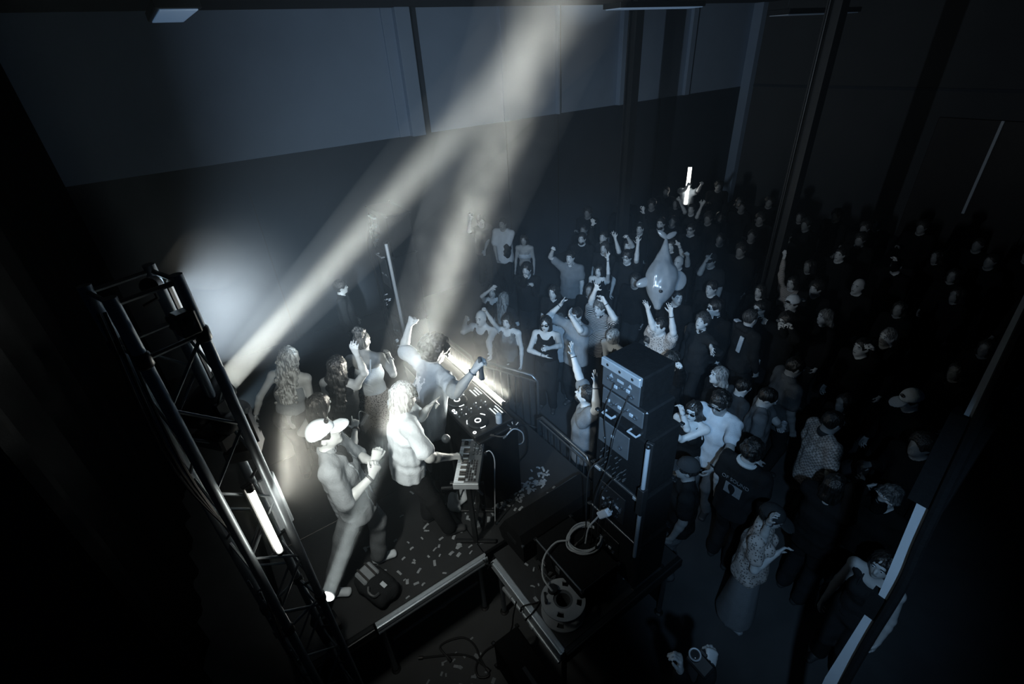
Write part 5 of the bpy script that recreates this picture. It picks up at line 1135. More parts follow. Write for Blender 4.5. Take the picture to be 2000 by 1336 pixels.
# pale slotted upright near the camera on the right
def rp(py, px): return at_x(px, py, 2.20)
c = (2.2, 0.10, 0); t = thing('scaffold_upright', 'pale flat upright post close by on the dark right side', 'post', c)
M_POST = mat('pale_post', 0.5, 0.6, var=0.08, scale=6)
def post_seg(z0, z1, y0a, y0b, y1a, y1b, name, m, x=2.2, th=0.03):
    V = [(x, y0a, z0), (x, y0b, z0), (x, y1b, z1), (x, y1a, z1)]; part(t, name, m, MB(c).poly(V, th, (1, 0, 0)))
post_seg(0.0, 1.70, 0.02, 0.105, 0.094, 0.178, 'post_face', M_POST); post_seg(1.70, 2.40, 0.094, 0.178, 0.108, 0.168, 'post_face', M_POST)
post_seg(2.40, 2.57, 0.09, 0.19, 0.09, 0.19, 'strap', M_MATTE, 2.185, 0.06); post_seg(2.57, 3.22, 0.120, 0.162, 0.150, 0.208, 'post_face', M_POST)
post_seg(3.22, 3.70, 0.12, 0.24, 0.12, 0.25, 'sleeve', M_MATTE, 2.18, 0.07); post_seg(3.70, CEIL_Z, 0.165, 0.215, 0.225, 0.28, 'post_face', M_POST)
part(t, 'cable_cover', M_MATTE, MB(c).tube(curve_pts([(2.18, 0.03, 0.0), (2.18, 0.085, 1.6), (2.17, 0.10, 2.2), (2.17, 0.105, 2.75), (2.17, 0.128, 3.05), (2.17, 0.16, 3.6), (2.17, 0.20, 4.4), (2.17, 0.24, 5.6)], 6), 0.022, 8), True)
# confetti
cm = mat('paper_confetti', 0.36, 0.7, var=0.2, scale=3)
cme = []
for k in range(5):
    rs = random.Random(k); w, l = 0.012+0.004*(k % 2), 0.026+0.006*(k % 3); b = 0.006*rs.random()+0.003
    cme.append(new_mesh('confetti_piece', [(-l, -w, 0), (0, -w*0.95, b), (l, -w, 0.002), (l, w, 0.004), (0, w*1.05, b+0.003), (-l, w, 0.001), (-l, -w, 0.0015), (0, -w*0.95, b+0.0015), (l, -w, 0.0035), (l, w, 0.0055), (0, w*1.05, b+0.0045), (-l, w, 0.0025)],
        [(5, 4, 1, 0), (4, 3, 2, 1), (6, 7, 10, 11), (7, 8, 9, 10), (0, 1, 7, 6), (1, 2, 8, 7), (2, 3, 9, 8), (3, 4, 10, 9), (4, 5, 11, 10), (5, 0, 6, 11)], cm))
rs = random.Random(11); spots = []
def scatter(n, fx, fy, z, region, grp, lab):
    k = 0
    while k < n:
        x, y = fx(), fy()
        if not region(x, y): continue
        o = link('confetti', cme[rs.randrange(5)], None, (x, y, z+0.001), (rs.uniform(-0.15, 0.15), rs.uniform(-0.15, 0.15), rs.uniform(0, 6.28))); s_ = rs.uniform(0.5, 1.05); o.scale = (s_, s_, s_)
        tag(o, lab, 'confetti', grp); k += 1
scatter(105, lambda: rs.gauss(1.95, 0.28), lambda: rs.gauss(3.02, 0.10), S, lambda x, y: 1.30 < x < 2.6 and 2.76 < y < 3.2, 'confetti heaped at the stage front', 'pale paper confetti piece heaped near the stage front by the keyboard stand')
scatter(75, lambda: rs.uniform(0.35, 1.7), lambda: rs.gauss(3.0, 0.3), S, lambda x, y: 2.66 < y < 3.8, 'confetti strewn on the main deck', 'pale paper confetti piece strewn on the black main deck')
scatter(22, lambda: rs.uniform(1.36, 2.5), lambda: rs.uniform(1.5, 2.3), S, lambda x, y: math.hypot(x-1.5, y-1.75) > 0.22 and not (1.55 < x < 2.12 and 1.5 < y), 'confetti on the stage wing', 'pale paper confetti piece on the wing around the cable reel')
scatter(36, lambda: rs.uniform(0.25, 0.95), lambda: rs.uniform(1.5, 2.5), 0, lambda x, y: True, 'confetti on the lower floor', 'pale paper confetti piece on the lower floor below the deck edge')

# ------------------------------------------------------------------ performers and friends on the stage
S = STAGE_Z
p1 = person('man in a white cap and pale overshirt clasping hands by the truss tower', px=(616, 827), z0=S, h=1.80, yaw=-22, lean=(-0.10, 0.0), head=(0, 14, 0), top='shirt', topc=0.24, legs='trousers', legc=0.17, sleeve=0.95, hem=0.17,
    R=('v', (0.22, 0.12, -1), (-0.62, 0.95, 0.28)), L=('v', (0.12, 0.35, -0.9), (-0.95, 0.78, 0.30)), hands=(('grip', (-0.4, 0.5, 0.7), (-1, 0.2, 0)), ('grip', (-0.3, 0.6, 0.6), (-1, -0.2, 0.2))), acc=('cap', 'watchR'), hair='short', hairc=0.03, skin=0.5, shoec=0.75, feet=((742, 1090), (645, 1160)))
p2 = person('blond bob-haired man in sunglasses and a white T-shirt playing the synthesizer', px=(789, 747), z0=S, h=1.80, yaw=-8, lean=(0.10, 0.0), head=(-6, -8, 0), top='tee', topc=0.80, legs='trousers', legc=0.03, hem=0.16, sleeve=0.75,
    R=('p', (847, 905), (878, 893), -1, 1), L=('p', (822, 815), (836, 797), 1, -1), hands=(('point', (0.1, 0.7, 0.7), (0.5, 0.5, -0.3)), ('relaxed', (0, 1, -0.25), (0, -0.2, -1))), hair='bob', hairc=0.50, acc=('shades',), skin=0.45, feet=((838, 1010), (880, 1036)))
p3 = person('curly dark-haired DJ in a pale T-shirt raising a fist over the decks', px=(853, 660), z0=S, h=1.85, yaw=8, lean=(0.26, 0.0), head=(-10, -10, 0), top='tee', topc=0.40, legs='trousers', legc=0.03, hem=0.18, sleeve=0.85,
    L=('v', (1, -0.05, 0.1), (-0.15, 0.1, 1)), R=('p', (893, 766), (927, 722), -1, -1), hands=('fist', 'grip'), hair='afro', hairc=0.015, skin=0.36, acc=('braceletR',))
q, d = in_hand(p3, 'R'); t = thing('handheld_torch', 'dark bar held in the raised hand of the curly-haired DJ', 'torch', q-UP*0.04)
part(t, 'barrel', M_GREY, MB(q-UP*0.04).tube([q+UP*0.05, q-UP*0.03, q-UP*0.16], [0.018, 0.02, 0.024], 12), True); part(t, 'end_ring', M_STEEL, MB(q-UP*0.04).tube([q-UP*0.16, q-UP*0.175], 0.026, 12)); part(t, 'switch', M_BLACK, MB(q-UP*0.04).box(q+np.array([-0.026, -0.006, -0.08]), q+np.array([-0.016, 0.006, -0.05]), 0.003))
p4 = person('woman with pale curly hair and a bare-back strap top, one arm hanging', px=(563, 679), z0=S, h=1.70, sex='f', yaw=62, lean=(0.08, 0.24), head=(8, -12, -8), top='corset', topc=0.30, legs='jeans', legc=0.05, L=('v', (0.42, -0.12, -0.85), (0.22, 0.0, -1)), R=('down',), hair='curlylong', hairc=0.50, skin=0.52, acc=('braceletL',))
p5 = person('woman with long dark hair reaching up to her friend on the stage', px=(655, 694), z0=S, h=1.70, sex='f', yaw=48, lean=(0.04, 0.05), head=(0, -4, 0), top='tank', topc=0.04, legs='jeans', legc=0.03, R=('p', (712, 728), (697, 692), -1, -1), L=('down',), hands=('relaxed', 'relaxed'), hair='long', hairc=0.03, skin=0.45)
p6 = person('woman with a curly updo, pale laced corset and patterned skirt seen from behind', px=(703, 646), z0=S, h=1.72, sex='f', yaw=58, lean=(0.03, 0.0), head=(0, -6, 0), top='corset', topc=0.70, legs='skirt', legc=0.1, legk='print', R=('p', (768, 731), (762, 700), -1, 1), L=('hip',), hands=('relaxed', 'relaxed'), hair='updo', hairc=0.10, skin=0.27, acc=('braceletR', 'shades'))
p7 = person('dark-haired woman in a black tank top pointing a finger up behind the capped man', px=(621, 768), z0=S, h=1.66, sex='f', yaw=20, lean=(0.02, 0.0), head=(0, -8, 0), top='tank', topc=0.015, legs='jeans', legc=0.03, R=('p', (690, 874), (694, 838), -1, 1), L=('hip',), hands=('relaxed', ('point', (0.05, 0.2, 1), (-1, 0.3, 0))), hair='long', hairc=0.02, skin=0.45, acc=('watchR',))
# lacing on the corset and the bag of the long-haired woman
b, P_, tu, tr, tf = p6['base'], p6['P'], p6['tu'], p6['tr'], p6['tf']
mb = MB(b)
for k in range(6):
    z = 0.12+0.038*k; sg = 1 if k % 2 else -1
    mb.tube([b+P_+tu*z-tr*0.03*sg-tf*0.118, b+P_+tu*(z+0.036)+tr*0.03*sg-tf*0.118], 0.0035, 5)
mb.build('corset_lacing', M_WHITE, p6['root'])
b, P_, tu, tr, tf = p5['base'], p5['P'], p5['tu'], p5['tr'], p5['tf']; q = b+P_+tr*0.17+tf*0.0+tu*-0.02
t = thing('sequin_handbag', 'small glittering handbag at the hip of the long-haired woman on stage', 'bag', q)
part(t, 'pouch', cloth_mat(0.3, 'sequin'), MB(q).obox(q, tf, tr, UP, 0.10, 0.03, 0.075, 0.02)); part(t, 'chain', M_STEEL, MB(q).tube(curve_pts([q+tf*0.09+UP*0.07, q+UP*0.16-tr*0.02, q-tf*0.09+UP*0.07], 6), 0.005, 6), True)

# ------------------------------------------------------------------ the crowd, each placed by the top of the head
G_ = 'crowd on the hall floor'
def crowd(label, x, y, **k):
    k['skin'] = min(0.62, k.get('skin', 0.42)*1.25); k.setdefault('h', 1.64 if k.get('sex') == 'f' else 1.75)
    return person(label, px=(x, y), **k)
crowd('dark-clothed young man in profile standing alone behind the left speaker stack', 663, 548, h=1.76, yaw=-25, top='long', topc=0.03, hair='mop', hairc=0.03)
a = crowd('man in a black T-shirt by the wall lifting one hand, cup in the other', 939, 421, R=('p', (916, 452), (919, 425), -1, -1), L=('p', (950, 494), (947, 488)), top='tee', topc=0.02, hands=('grip', 'open'), hair='mop', dy=20)
cup(a, 'L', 'pale cup held at the chest by the man in a black T-shirt', 0.55)
a = crowd('man in a loose white T-shirt with a jacket over one arm', 981, 426, h=1.82, skin=0.25, top='tee', topc=0.70, legc=0.03, R=('p', (965, 488), (972, 512)), L=('p', (988, 489), (993, 458), -1, 1), hands=('relaxed', 'relaxed'), dy=-15, sleeve=0.8, hem=0.2)
b = a['base']; arm = a['arms'][0]; q = b+arm[1]
t = thing('draped_jacket', 'dark jacket draped over the arm of the man in the white T-shirt', 'jacket', q)
F_ = Field([(Ecap(arm[1]-q+b, arm[2]-q+b, UP, (0.10, 0.05), (0.09, 0.05)), 0, 0), (Ell(arm[1]-q+b+np.array([0, 0, -0.12]), np.eye(3), (0.10, 0.09, 0.17)), 0, 0.06)], 0.014); F_.folds(0.012, 36, 5); link('folded_cloth', sdf_mesh('folded_cloth', *F_.mesh(), cloth_mat(0.03)), t)
crowd('young woman in a pale crop top beside the man in the loose white T-shirt', 1023, 458, sex='f', skin=0.28, top='bra', topc=0.60, hair='half', hairc=0.04)
crowd('man with a hand to his mouth in front of the loose white T-shirt', 1028, 514, top='long', topc=0.02, R=('p', (1022, 556), (1026, 541)), L=('p', (1046, 572), (1040, 558)), hair='mop')
crowd('woman shading her face with a raised forearm near the smoke plume', 961, 557, sex='f', top='tank', topc=0.03, R=('p', (941, 579), (959, 565), -1, -1), L=('down',), hands=('relaxed', 'flat'), hair='long', hairc=0.08)
crowd('person with long fair hair turned away beside the woman shading her face', 984, 570, sex='f', yaw=20, top='tee', topc=0.04, hair='long', hairc=0.30, hands=('relaxed', 'grip'), R=('chest',))
crowd('shaven-headed man in a dark vest raising a fist at the stage barrier', 938, 607, top='tank', topc=0.03, R=('p', (905, 648), (909, 627), -1, 1), L=('p', (955, 668), (958, 690)), hands=('relaxed', 'fist'), hair='bald', hairc=0.03, skin=0.5, dy=-15)
w = crowd('young woman in a sequin top lifting one fist behind the barrier', 990, 614, sex='f', h=1.66, top='tank', topc=0.2, topk='sequin', R=('p', (962, 628), (949, 608), -1, -1), L=('down',), hands=('relaxed', 'fist'), hair='half', hairc=0.02, skin=0.5)
crowd('woman in sunglasses and a black strap top crossing her arms at the barrier', 1066, 618, sex='f', h=1.70, bulk=1.2, top='tank', topc=0.015, R=('p', (1034, 684), (1062, 695), -1, -1), L=('p', (1094, 675), (1072, 680), -1, -1), hands=('flat', 'flat'), hair='bob', hairc=0.015, skin=0.48, acc=('shades', 'braceletR'), dy=15)
crowd('long-faced woman with parted dark hair behind the raised clapping hands', 1081, 557, sex='f', h=1.72, top='tee', topc=0.02, hair='half', hairc=0.02, skin=0.48)
crowd('person clapping both hands overhead in a pale grey T-shirt', 1125, 602, h=1.78, top='tee', topc=0.32, R=('p', (1072, 617), (1096, 594), -1, -1), L=('p', (1133, 645), (1106, 603), -1, -1), hands=(('flat', (-0.3, 0.4, 0.9), (-1, 0, 0)), ('flat', (-0.4, 0.2, 0.8), (-1, 0, 0))), hair='short', hairc=0.02, skin=0.5, acc=('braceletR',))
crowd('woman with a pale fringed top standing behind the crossed-arms woman', 1094, 612, sex='f', h=1.56, top='tee', topc=0.4, topk='plain', hair='long', hairc=0.12, dy=30)
crowd('broad-faced man with a pale collar pumping a fist in the middle of the crowd', 1114, 491, top='shirt', topc=0.22, R=('p', (1075, 502), (1080, 488), -1, -1), hands=('relaxed', 'fist'), hair='short', skin=0.46)
crowd('man with a lit face and dark top just behind the broad-faced fist pumper', 1137, 455, top='long', topc=0.015, hair='short', skin=0.46, acc=('beard',))
crowd('person holding one braceleted hand straight up under the steel column', 1179, 452, top='long', topc=0.015, R=('p', (1154, 462), (1157, 440), -1, -1), hands=('relaxed', 'open'), acc=('braceletR',))
crowd('woman with a messy fringe and open mouth left of the raised bare arm', 1181, 472, sex='f', h=1.73, top='tee', topc=0.02, hair='half', hairc=0.05)
crowd('woman leaning in with one long bare arm bent upward', 1171, 517, sex='f', top='tank', topc=0.02, L=('p', (1188, 534), (1187, 500), -1, -1), hands=('open', 'relaxed'), hair='bob', hairc=0.02, skin=0.5, acc=('braceletL',))
crowd('person waving a curved arm above the man in round glasses', 1228, 468, R=('p', (1209, 492), (1201, 464), -1, -1), top='tee', topc=0.015, hands=('grip', 'open'), L=('p', (1234, 478), (1226, 464), -1, -1), hair='half', hairc=0.03, skin=0.46)
crowd('man in shining round glasses with one arm stretched up', 1226, 490, top='tee', topc=0.02, L=('p', (1243, 507), (1246, 476), -1, -1), hands=('open', 'relaxed'), hair='mop', acc=('glasses',), skin=0.46)
crowd('person in a striped shirt stretching both arms up before the crowd', 1172, 586, h=1.78, top='shirt', topk='stripe', R=('p', (1155, 588), (1163, 566), -1, -1), L=('p', (1200, 622), (1178, 584), -1, -1), hands=('relaxed', 'open'), hair='mop', hairc=0.10, acc=('braceletL',), skin=0.5)
crowd('fair-haired woman resting her chin on one hand behind the right stack', 1196, 645, sex='f', top='tank', topc=0.03, R=('p', (1183, 697), (1184, 674), -1, 1), L=('down',), hands=('relaxed', 'fist'), hair='bob', hairc=0.25, head=(0, -15, 10), skin=0.45)
crowd('person with one spread hand held high below the far light tube', 1251, 436, h=1.7, top='long', topc=0.015, L=('p', (1261, 440), (1257, 415), -1, -1), hands=('open', 'relaxed'), hair='short', skin=0.46)
crowd('tall man with a lit long face in the middle of the dim crowd', 1292, 425, h=1.85, top='long', topc=0.015, hair='short', acc=('beard',))
crowd('man in glinting glasses in front of the far light tube', 1351, 437, top='long', topc=0.012, hair='short', acc=('glasses',))
crowd('person with both arms spread up just below the far light tube', 1352, 398, R=('p', (1338, 414), (1329, 396), -1, -1), L=('p', (1361, 424), (1370, 403), -1, -1), top='tee', topc=0.015, hands=('open', 'open'))
t_ = crowd('person hugging the glowing light tube above the far crowd', 1346, 350, h=1.80, top='tee', topc=0.25, R=('p', (1337, 372), (1344, 361), -1, -1), L=('p', (1364, 372), (1370, 360), -1, -1), hands=('fist', 'fist'), skin=0.5)
crowd('person making a two-finger sign behind the inflatable', 1313, 467, L=('p', (1333, 500), (1327, 481), -1, -1), top='tee', topc=0.015, hands=('peace', 'relaxed'), hair='half', acc=('braceletL',), skin=0.46)
crowd('person lifting a closed fist right of the inflatable', 1327, 500, L=('p', (1343, 515), (1343, 499), -1, -1), top='tee', topc=0.015, hands=('fist', 'relaxed'), hair='bald', skin=0.4)
crowd('person in a flat hat pointing forward with a thick bare arm', 1391, 496, R=('p', (1367, 534), (1380, 508), -1, -1), top='tee', topc=0.04, hands=('relaxed', 'point'), acc=('darkcap',), bulk=1.2, skin=0.36)
crowd('round-faced man with dark hair between the inflatable and the cap wearers', 1392, 549, top='long', topc=0.012, hair='short')
crowd('man in wraparound sunglasses looking sideways behind the curly youth', 1399, 586, h=1.8, top='jacket', topc=0.015, hair='short', acc=('shades',), head=(-25, 0, 0), skin=0.48)
crowd('curly-haired youth in a denim jacket looking up with a hand on his chest', 1377, 611, h=1.74, top='jacket', topc=0.035, L=('p', (1404, 688), (1388, 676), -1, -1), R=('down',), hands=(('open', (-0.7, 0.3, -0.1), (0, -1, 0)), 'relaxed'), hair='mop', hairc=0.06, head=(20, 18, 0), skin=0.5, dy=-10)
crowd('person in a patterned shirt throwing both open hands up under the inflatable', 1291, 622, h=1.76, top='tee', topk='blotch', R=('p', (1276, 640), (1266, 607), -1, -1), L=('p', (1315, 650), (1311, 614), -1, -1), hands=('open', 'open'), hair='short', hairc=0.015, skin=0.52, acc=('braceletL',))
crowd('dark-haired person bending low just behind the right stack', 1264, 655, h=1.48, top='long', topc=0.02, hair='bob', hairc=0.02, head=(0, -30, 0), lean=(0.2, 0))
crowd('short-haired man in profile right of the inflatable', 1325, 566, h=1.74, top='tee', topc=0.015, hair='short', head=(35, 0, 0), dy=20)
hj = crowd('man seen from behind in a dark hooded jacket with pale shoulder stripes', 1470, 605, h=1.80, yaw=-20, top='hoodie', topc=0.03, hair='short', hairc=0.05)
crowd('man in sunglasses holding his fingers together beside the striped jacket', 1487, 588, top='jacket', topc=0.012, hair='short', acc=('shades',), R=('p', (1484, 650), (1491, 631), -1, -1), hands=('relaxed', 'flat'), skin=0.46)
crowd('woman with a small lit face behind the man in sunglasses and striped jacket', 1488, 555, sex='f', top='long', topc=0.012, hair='half')
crowd('person in a backwards white cap among the dim crowd', 1551, 578, h=1.78, top='jacket', topc=0.02, acc=('capback',), hair='short')
crowd('man adjusting sparkling glasses with both hands below the backwards cap', 1538, 612, top='long', topc=0.02, R=('p', (1532, 652), (1530, 637), -1, -1), L=('p', (1556, 660), (1546, 640), -1, -1), hands=('grip', 'grip'), acc=('glasses',), hair='mop')
g = crowd('man in a grey T-shirt throwing both arms up beside the right stack', 1153, 755, h=1.80, top='tee', topc=0.20, legc=0.03, R=('p', (1126, 722), (1118, 690), -1, -1), L=('p', (1165, 800), (1163, 752), -1, -1), hands=(('open', (0, 0.1, 1), (0.2, 1, 0)), ('open', (0, 0.1, 1), (0.2, 1, 0))), hair='short', hairc=0.02, head=(0, 22, 0), skin=0.48, acc=('braceletL', 'braceletR', 'beard'), dy=-30, hem=0.2, bulk=1.08)
crowd('woman in profile with long straight fair hair behind the right stack', 1409, 717, sex='f', h=1.68, yaw=150, top='long', topc=0.012, hair='long', hairc=0.22, head=(0, 8, 0), skin=0.48)
crowd('dark-clothed person with a clenched pale hand next to the right stack', 1312, 690, h=1.7, top='long', topc=0.012, L=('p', (1330, 732), (1329, 717), -1, -1), hands=('fist', 'relaxed'), hair='curly', hairc=0.015)
w = crowd('woman in sunglasses and black vest lifting a hand beside the white T-shirt', 1357, 786, sex='f', h=1.68, bulk=1.1, top='tank', topc=0.015, legs='shorts', legc=0.15, R=('p', (1342, 838), (1332, 804), -1, -1), L=('p', (1322, 862), (1310, 846), -1, -1), hands=('grip', 'relaxed'), hair='half', hairc=0.02, acc=('shades', 'braceletR'), skin=0.5, dy=42)
cup(w, 'L', 'pale drink can in the hand of the woman in the black vest', 0.5, True)
crowd('man in sunglasses and a pale grey T-shirt looking down next to the black vest', 1407, 772, h=1.80, dy=38, top='tee', topc=0.70, legs='jeans', legc=0.14, L=('p', (1425, 878), (1392, 915), -1, 1), R=('down',), hair='curly', hairc=0.015, acc=('shades', 'watchL'), head=(0, -14, 0), skin=0.24, hem=0.17)
e6 = crowd('person seen from behind in a black T-shirt with a printed back and pale collar', 1478, 860, h=1.74, yaw=2, top='tee', topc=0.03, hair='curly', hairc=0.02, lean=(0.1, 0), head=(0, -12, 0))
crowd('dark-haired person in a black cap close to the right stack', 1345, 898, h=1.70, yaw=130, skin=0.2, top='tee', topc=0.02, acc=('darkcap',), hair='short', legs='jeans', legc=0.12)
crowd('man with a lit face far in the crowd right of the second column', 1598, 549, top='long', topc=0.012, hair='mop')
crowd('person in a fringed scarf with one arm raised by the second column', 1551, 540, sex='f', top='long', topk='stripe', R=('p', (1526, 524), (1533, 492), -1, -1), hair='half', hands=('relaxed', 'flat'))
crowd('person with long wet-look hair turned sideways right of the white cap', 1616, 604, sex='f', yaw=150, h=1.7, top='long', topc=0.012, hair='long', hairc=0.16)
crowd('person in a headband far right in the dark crowd', 1741, 642, h=1.76, top='long', topc=0.012, hair='short', hairc=0.20)
crowd('person with a curled lit hand in the dark right half of the crowd', 1690, 662, top='long', topc=0.012, L=('p', (1712, 692), (1705, 680), -1, -1), hands=('grip', 'relaxed'))
crowd('dim face far back between the two steel columns on the right', 1645, 484, top='long', topc=0.012, hair='short')
crowd('dim grey face in the dark crowd below the lit door edge', 1681, 545, top='long', topc=0.012, hair='bald')
crowd('dim person touching the side of the face far right', 1756, 505, top='long', topc=0.012, R=('p', (1748, 524), (1748, 508), -1, -1), hands=('relaxed', 'relaxed'), hair='short')
crowd('person in a trucker cap with a pale front alone in the dark on the right', 1780, 764, h=1.76, top='long', topc=0.015, acc=('trucker',), hair='short', hairc=0.03, head=(0, -18, 0))
crowd('broad-backed person in a grey shirt seen from behind', 1566, 700, h=1.80, yaw=-40, bulk=1.15, top='shirt', topc=0.10, hair='short', hairc=0.01, skin=0.2, head=(0, -20, 0))
crowd('round-shouldered person in a dark grey top right of the fair-haired profile', 1462, 742, h=1.56, yaw=-30, bulk=1.1, top='tee', topc=0.06, hair='short', hairc=0.012, head=(0, -25, 0))
w = crowd('person in a pale T-shirt with a dark curved print, holding a can', 1514, 762, h=1.70, yaw=-60, top='tee', topc=0.16, hair='short', hairc=0.012, L=('p', (1528, 840), (1521, 832), -1, 1), R=('down',), hands=('grip', 'relaxed'), head=(0, -25, 0))
cup(w, 'L', 'small pale can held by the person with the curved print', 0.5, True)
crowd('person in a checked shirt seen from behind in the dark right half', 1640, 806, h=1.76, yaw=-35, top='shirt', topk='check', hair='short', hairc=0.012, skin=0.22, head=(0, -15, 0))
w = crowd('woman in a mottled blouse and pale skirt with one arm raised to her dark cap', 1522, 995, sex='f', h=1.68, yaw=-75, top='tee', topk='blotch', legs='longskirt', legc=0.20, L=('p', (1490, 1052), (1503, 1018), -1, -1), R=('chest',), hands=('relaxed', 'relaxed'), acc=('darkcap', 'braceletL'), hair='short', skin=0.4, shoec=0.3, head=(0, -18, 0), hem=0.13)
crowd('person in pale sleeves reaching through the dark on the right', 1640, 930, h=1.72, yaw=-10, top='long', topc=0.02, R=('p', (1668, 957), (1680, 944), -1, 1), L=('p', (1676, 975), (1690, 955), -1, 1), hair='bob', hairc=0.012, skin=0.3)
crowd('person with ringed fingers raised in the dark near the pale post', 1742, 955, h=1.62, yaw=170, top='long', topc=0.012, R=('p', (1716, 990), (1722, 975), -1, -1), hands=('relaxed', 'open'), acc=('braceletR',), hair='curly', hairc=0.10)
crowd('person bowing a pale bare shoulder beside the near pale post', 1735, 1085, sex='f', h=1.66, yaw=175, top='tank', topc=0.03, hair='long', hairc=0.012, skin=0.36)
# faces deep in the dark crowd: three bodies, copied
G2 = 'dim faces deep in the dark crowd'
protos = [person('dim dark-clothed concertgoer deep in the unlit crowd', pos=(20+k, 0), h=(1.72, 1.64, 1.80)[k], yaw=0, sex='mfm'[k], top='long', topc=0.012, hair=('short', 'half', 'mop')[k], R=(('down',), ('down',), ('bent',))[k], skin=0.22, res=0.02, group=G2, faced=False) for k in range(3)]
taken = [p['base'][:2] for p in PEOPLE[:-3]]+[np.array(q) for q in ((8.12, 7.5), (8.03, 3.88))]; rs = random.Random(5); n = 0; tries = 0
while n < 44 and tries < 9000:
    tries += 1; x, y = rs.uniform(3.9, 11.5), rs.uniform(0.6, 8.6); q = np.array([x, y])
    if y > 9.0 or min(np.linalg.norm(q-t) for t in taken) < 0.60 or y > 5.2+0.75*(x-3.4): continue
    taken.append(q); src = protos[n % 3]['root']; ang = math.atan2(3.9-y, 1.2-x)+rs.uniform(-0.3, 0.3)
    if n < 3: r = src
    else:
        r = src.copy(); COL.objects.link(r)
        for ch in src.children:
            cc_ = ch.copy(); COL.objects.link(cc_); cc_.parent = r
    r.location = (x, y, 0); r.rotation_euler = (0, 0, ang); n += 1
# pale stripes on the hooded jacket, dark inner shirt of the capped man
b, P_, N_, tu, tr, tf = [hj[k] for k in ('base', 'P', 'N', 'tu', 'tr', 'tf')]; SL = hj['arms'][0][0]
q0, q1 = b+N_-tr*0.07-tf*0.04-tu*0.0, b+SL-tr*0.03-tf*0.02+tu*0.062; dd = unit(q1-q0); nn = unit(tu-dd*(tu@dd))
MB(b).obox((q0+q1)/2+nn*0.012, dd, np.cross(nn, dd), nn, np.linalg.norm(q1-q0)/2, 0.035, 0.014, 0.006).build('pale_stripe', cloth_mat(0.7), hj['root'])
MB(b).obox(b+P_+tu*0.36-tf*0.150+tr*0.10, tr, unit(tu+tf*0.12), -unit(tf-tu*0.12), 0.033, 0.12, 0.012, 0.005).build('pale_stripe', cloth_mat(0.7), hj['root'])
P_, tu, tr, tf = [p1[k] for k in ('P', 'tu', 'tr', 'tf')]
F_ = Field([(Ecap(P_-tu*0.12, P_+tu*0.46, tr, (0.190, 0.168), (0.150, 0.118)), 0, 0)], 0.009); F_.plane(tr, P_+tr*0.05); F_.plane(-tr, P_-tr*0.05); F_.plane(-tf, P_+tf*0.05); F_.folds(0.003, 50, 9)
link('inner_shirt', sdf_mesh('inner_shirt', *F_.mesh(), cloth_mat(0.05)), p1['root'])
# back print of the DJ's T-shirt: a thin printed layer that follows the cloth
def printed_layer(info, cloth, name, m, inside, lift=0.003):
    src = [o for o in info['root'].children if o.name.startswith(cloth)][0].data; V = np.array([v.co[:] for v in src.vertices]); Nn = np.array([v.normal[:] for v in src.vertices])
    q = V-info['P']; U = q@info['tr']; H_ = q@info['tu']; D = q@info['tf']; ok = inside(U, H_, D, Nn@info['tf']); keep = [p.vertices[:] for p in src.polygons if all(ok[i] for i in p.vertices)]
    ids = sorted({i for f in keep for i in f}); mp_ = {k: i for i, k in enumerate(ids)}
    if keep: link(name, new_mesh(name, V[ids]+Nn[ids]*lift, [[mp_[i] for i in f] for f in keep], m, True), info['root'])
printed_layer(p3, 't_shirt', 'back_print', mat('white_back_print', 0.92, 0.8, var=0.35, scale=22), lambda U, H_, D, nf: (nf < -0.1) & (U < 0.05) & (U > -0.15) & (H_ > 0.08) & (H_ < 0.46) & (np.sin(U*90+np.sin(H_*40)*2)+np.sin(H_*55+U*30) > -0.9))
printed_layer(p1, 'shirt', 'breast_stripe', cloth_mat(0.5), lambda U, H_, D, nf: (nf > 0.2) & (np.abs(np.abs(U)-0.065) < 0.012) & (H_ > -0.1) & (H_ < 0.42))
# prints: back print of the black T-shirt, shoulder stripes
def text_on(parent, base, txt, loc, x, z, size, m, name='lettering'):
    cu = bpy.data.curves.new(name, 'FONT'); cu.body = txt; cu.size = size; cu.extrude = 0.001; cu.align_x = 'CENTER'; cu.align_y = 'CENTER'
    o = bpy.data.objects.new(name, cu); COL.objects.link(o); dg = bpy.context.evaluated_depsgraph_get(); me = bpy.data.meshes.new_from_object(o.evaluated_get(dg)); bpy.data.objects.remove(o); bpy.data.curves.remove(cu)
    me.materials.clear(); me.materials.append(m); o = link(name, me, parent)
    x = unit(x); z = unit(z); y = np.cross(z, x); M = np.eye(4); M[:3, 0] = x; M[:3, 1] = y; M[:3, 2] = z; M[:3, 3] = np.asarray(loc)-np.asarray(base); o.matrix_local = Matrix(M.tolist()); return o
mp = mat('faded_print', 0.30, 0.8, var=0.3, scale=30)
b, P_, tu, tr, tf = e6['base'], e6['P'], e6['tu'], e6['tr'], e6['tf']
bk = b+P_+tu*0.28-tf*0.142
text_on(e6['root'], b, 'OF SOUND', bk+tu*0.085, tr, -tf, 0.055, mp); MB(b).obox(bk-tu*0.02, tr, tf, tu, 0.085, 0.003, 0.06, 0.001).build('printed_panel', mp, e6['root'])
for p in (e6,):
    H, N = p['H'], p['N']; MB(b).tube([b+N+tu*0.005+(p['tr']*math.cos(a)*0.082+p['tf']*math.sin(a)*0.075) for a in np.linspace(0, 6.283, 21)[:-1]], 0.024, 8, closed=True).build('pale_collar', cloth_mat(0.9), p['root'], True)
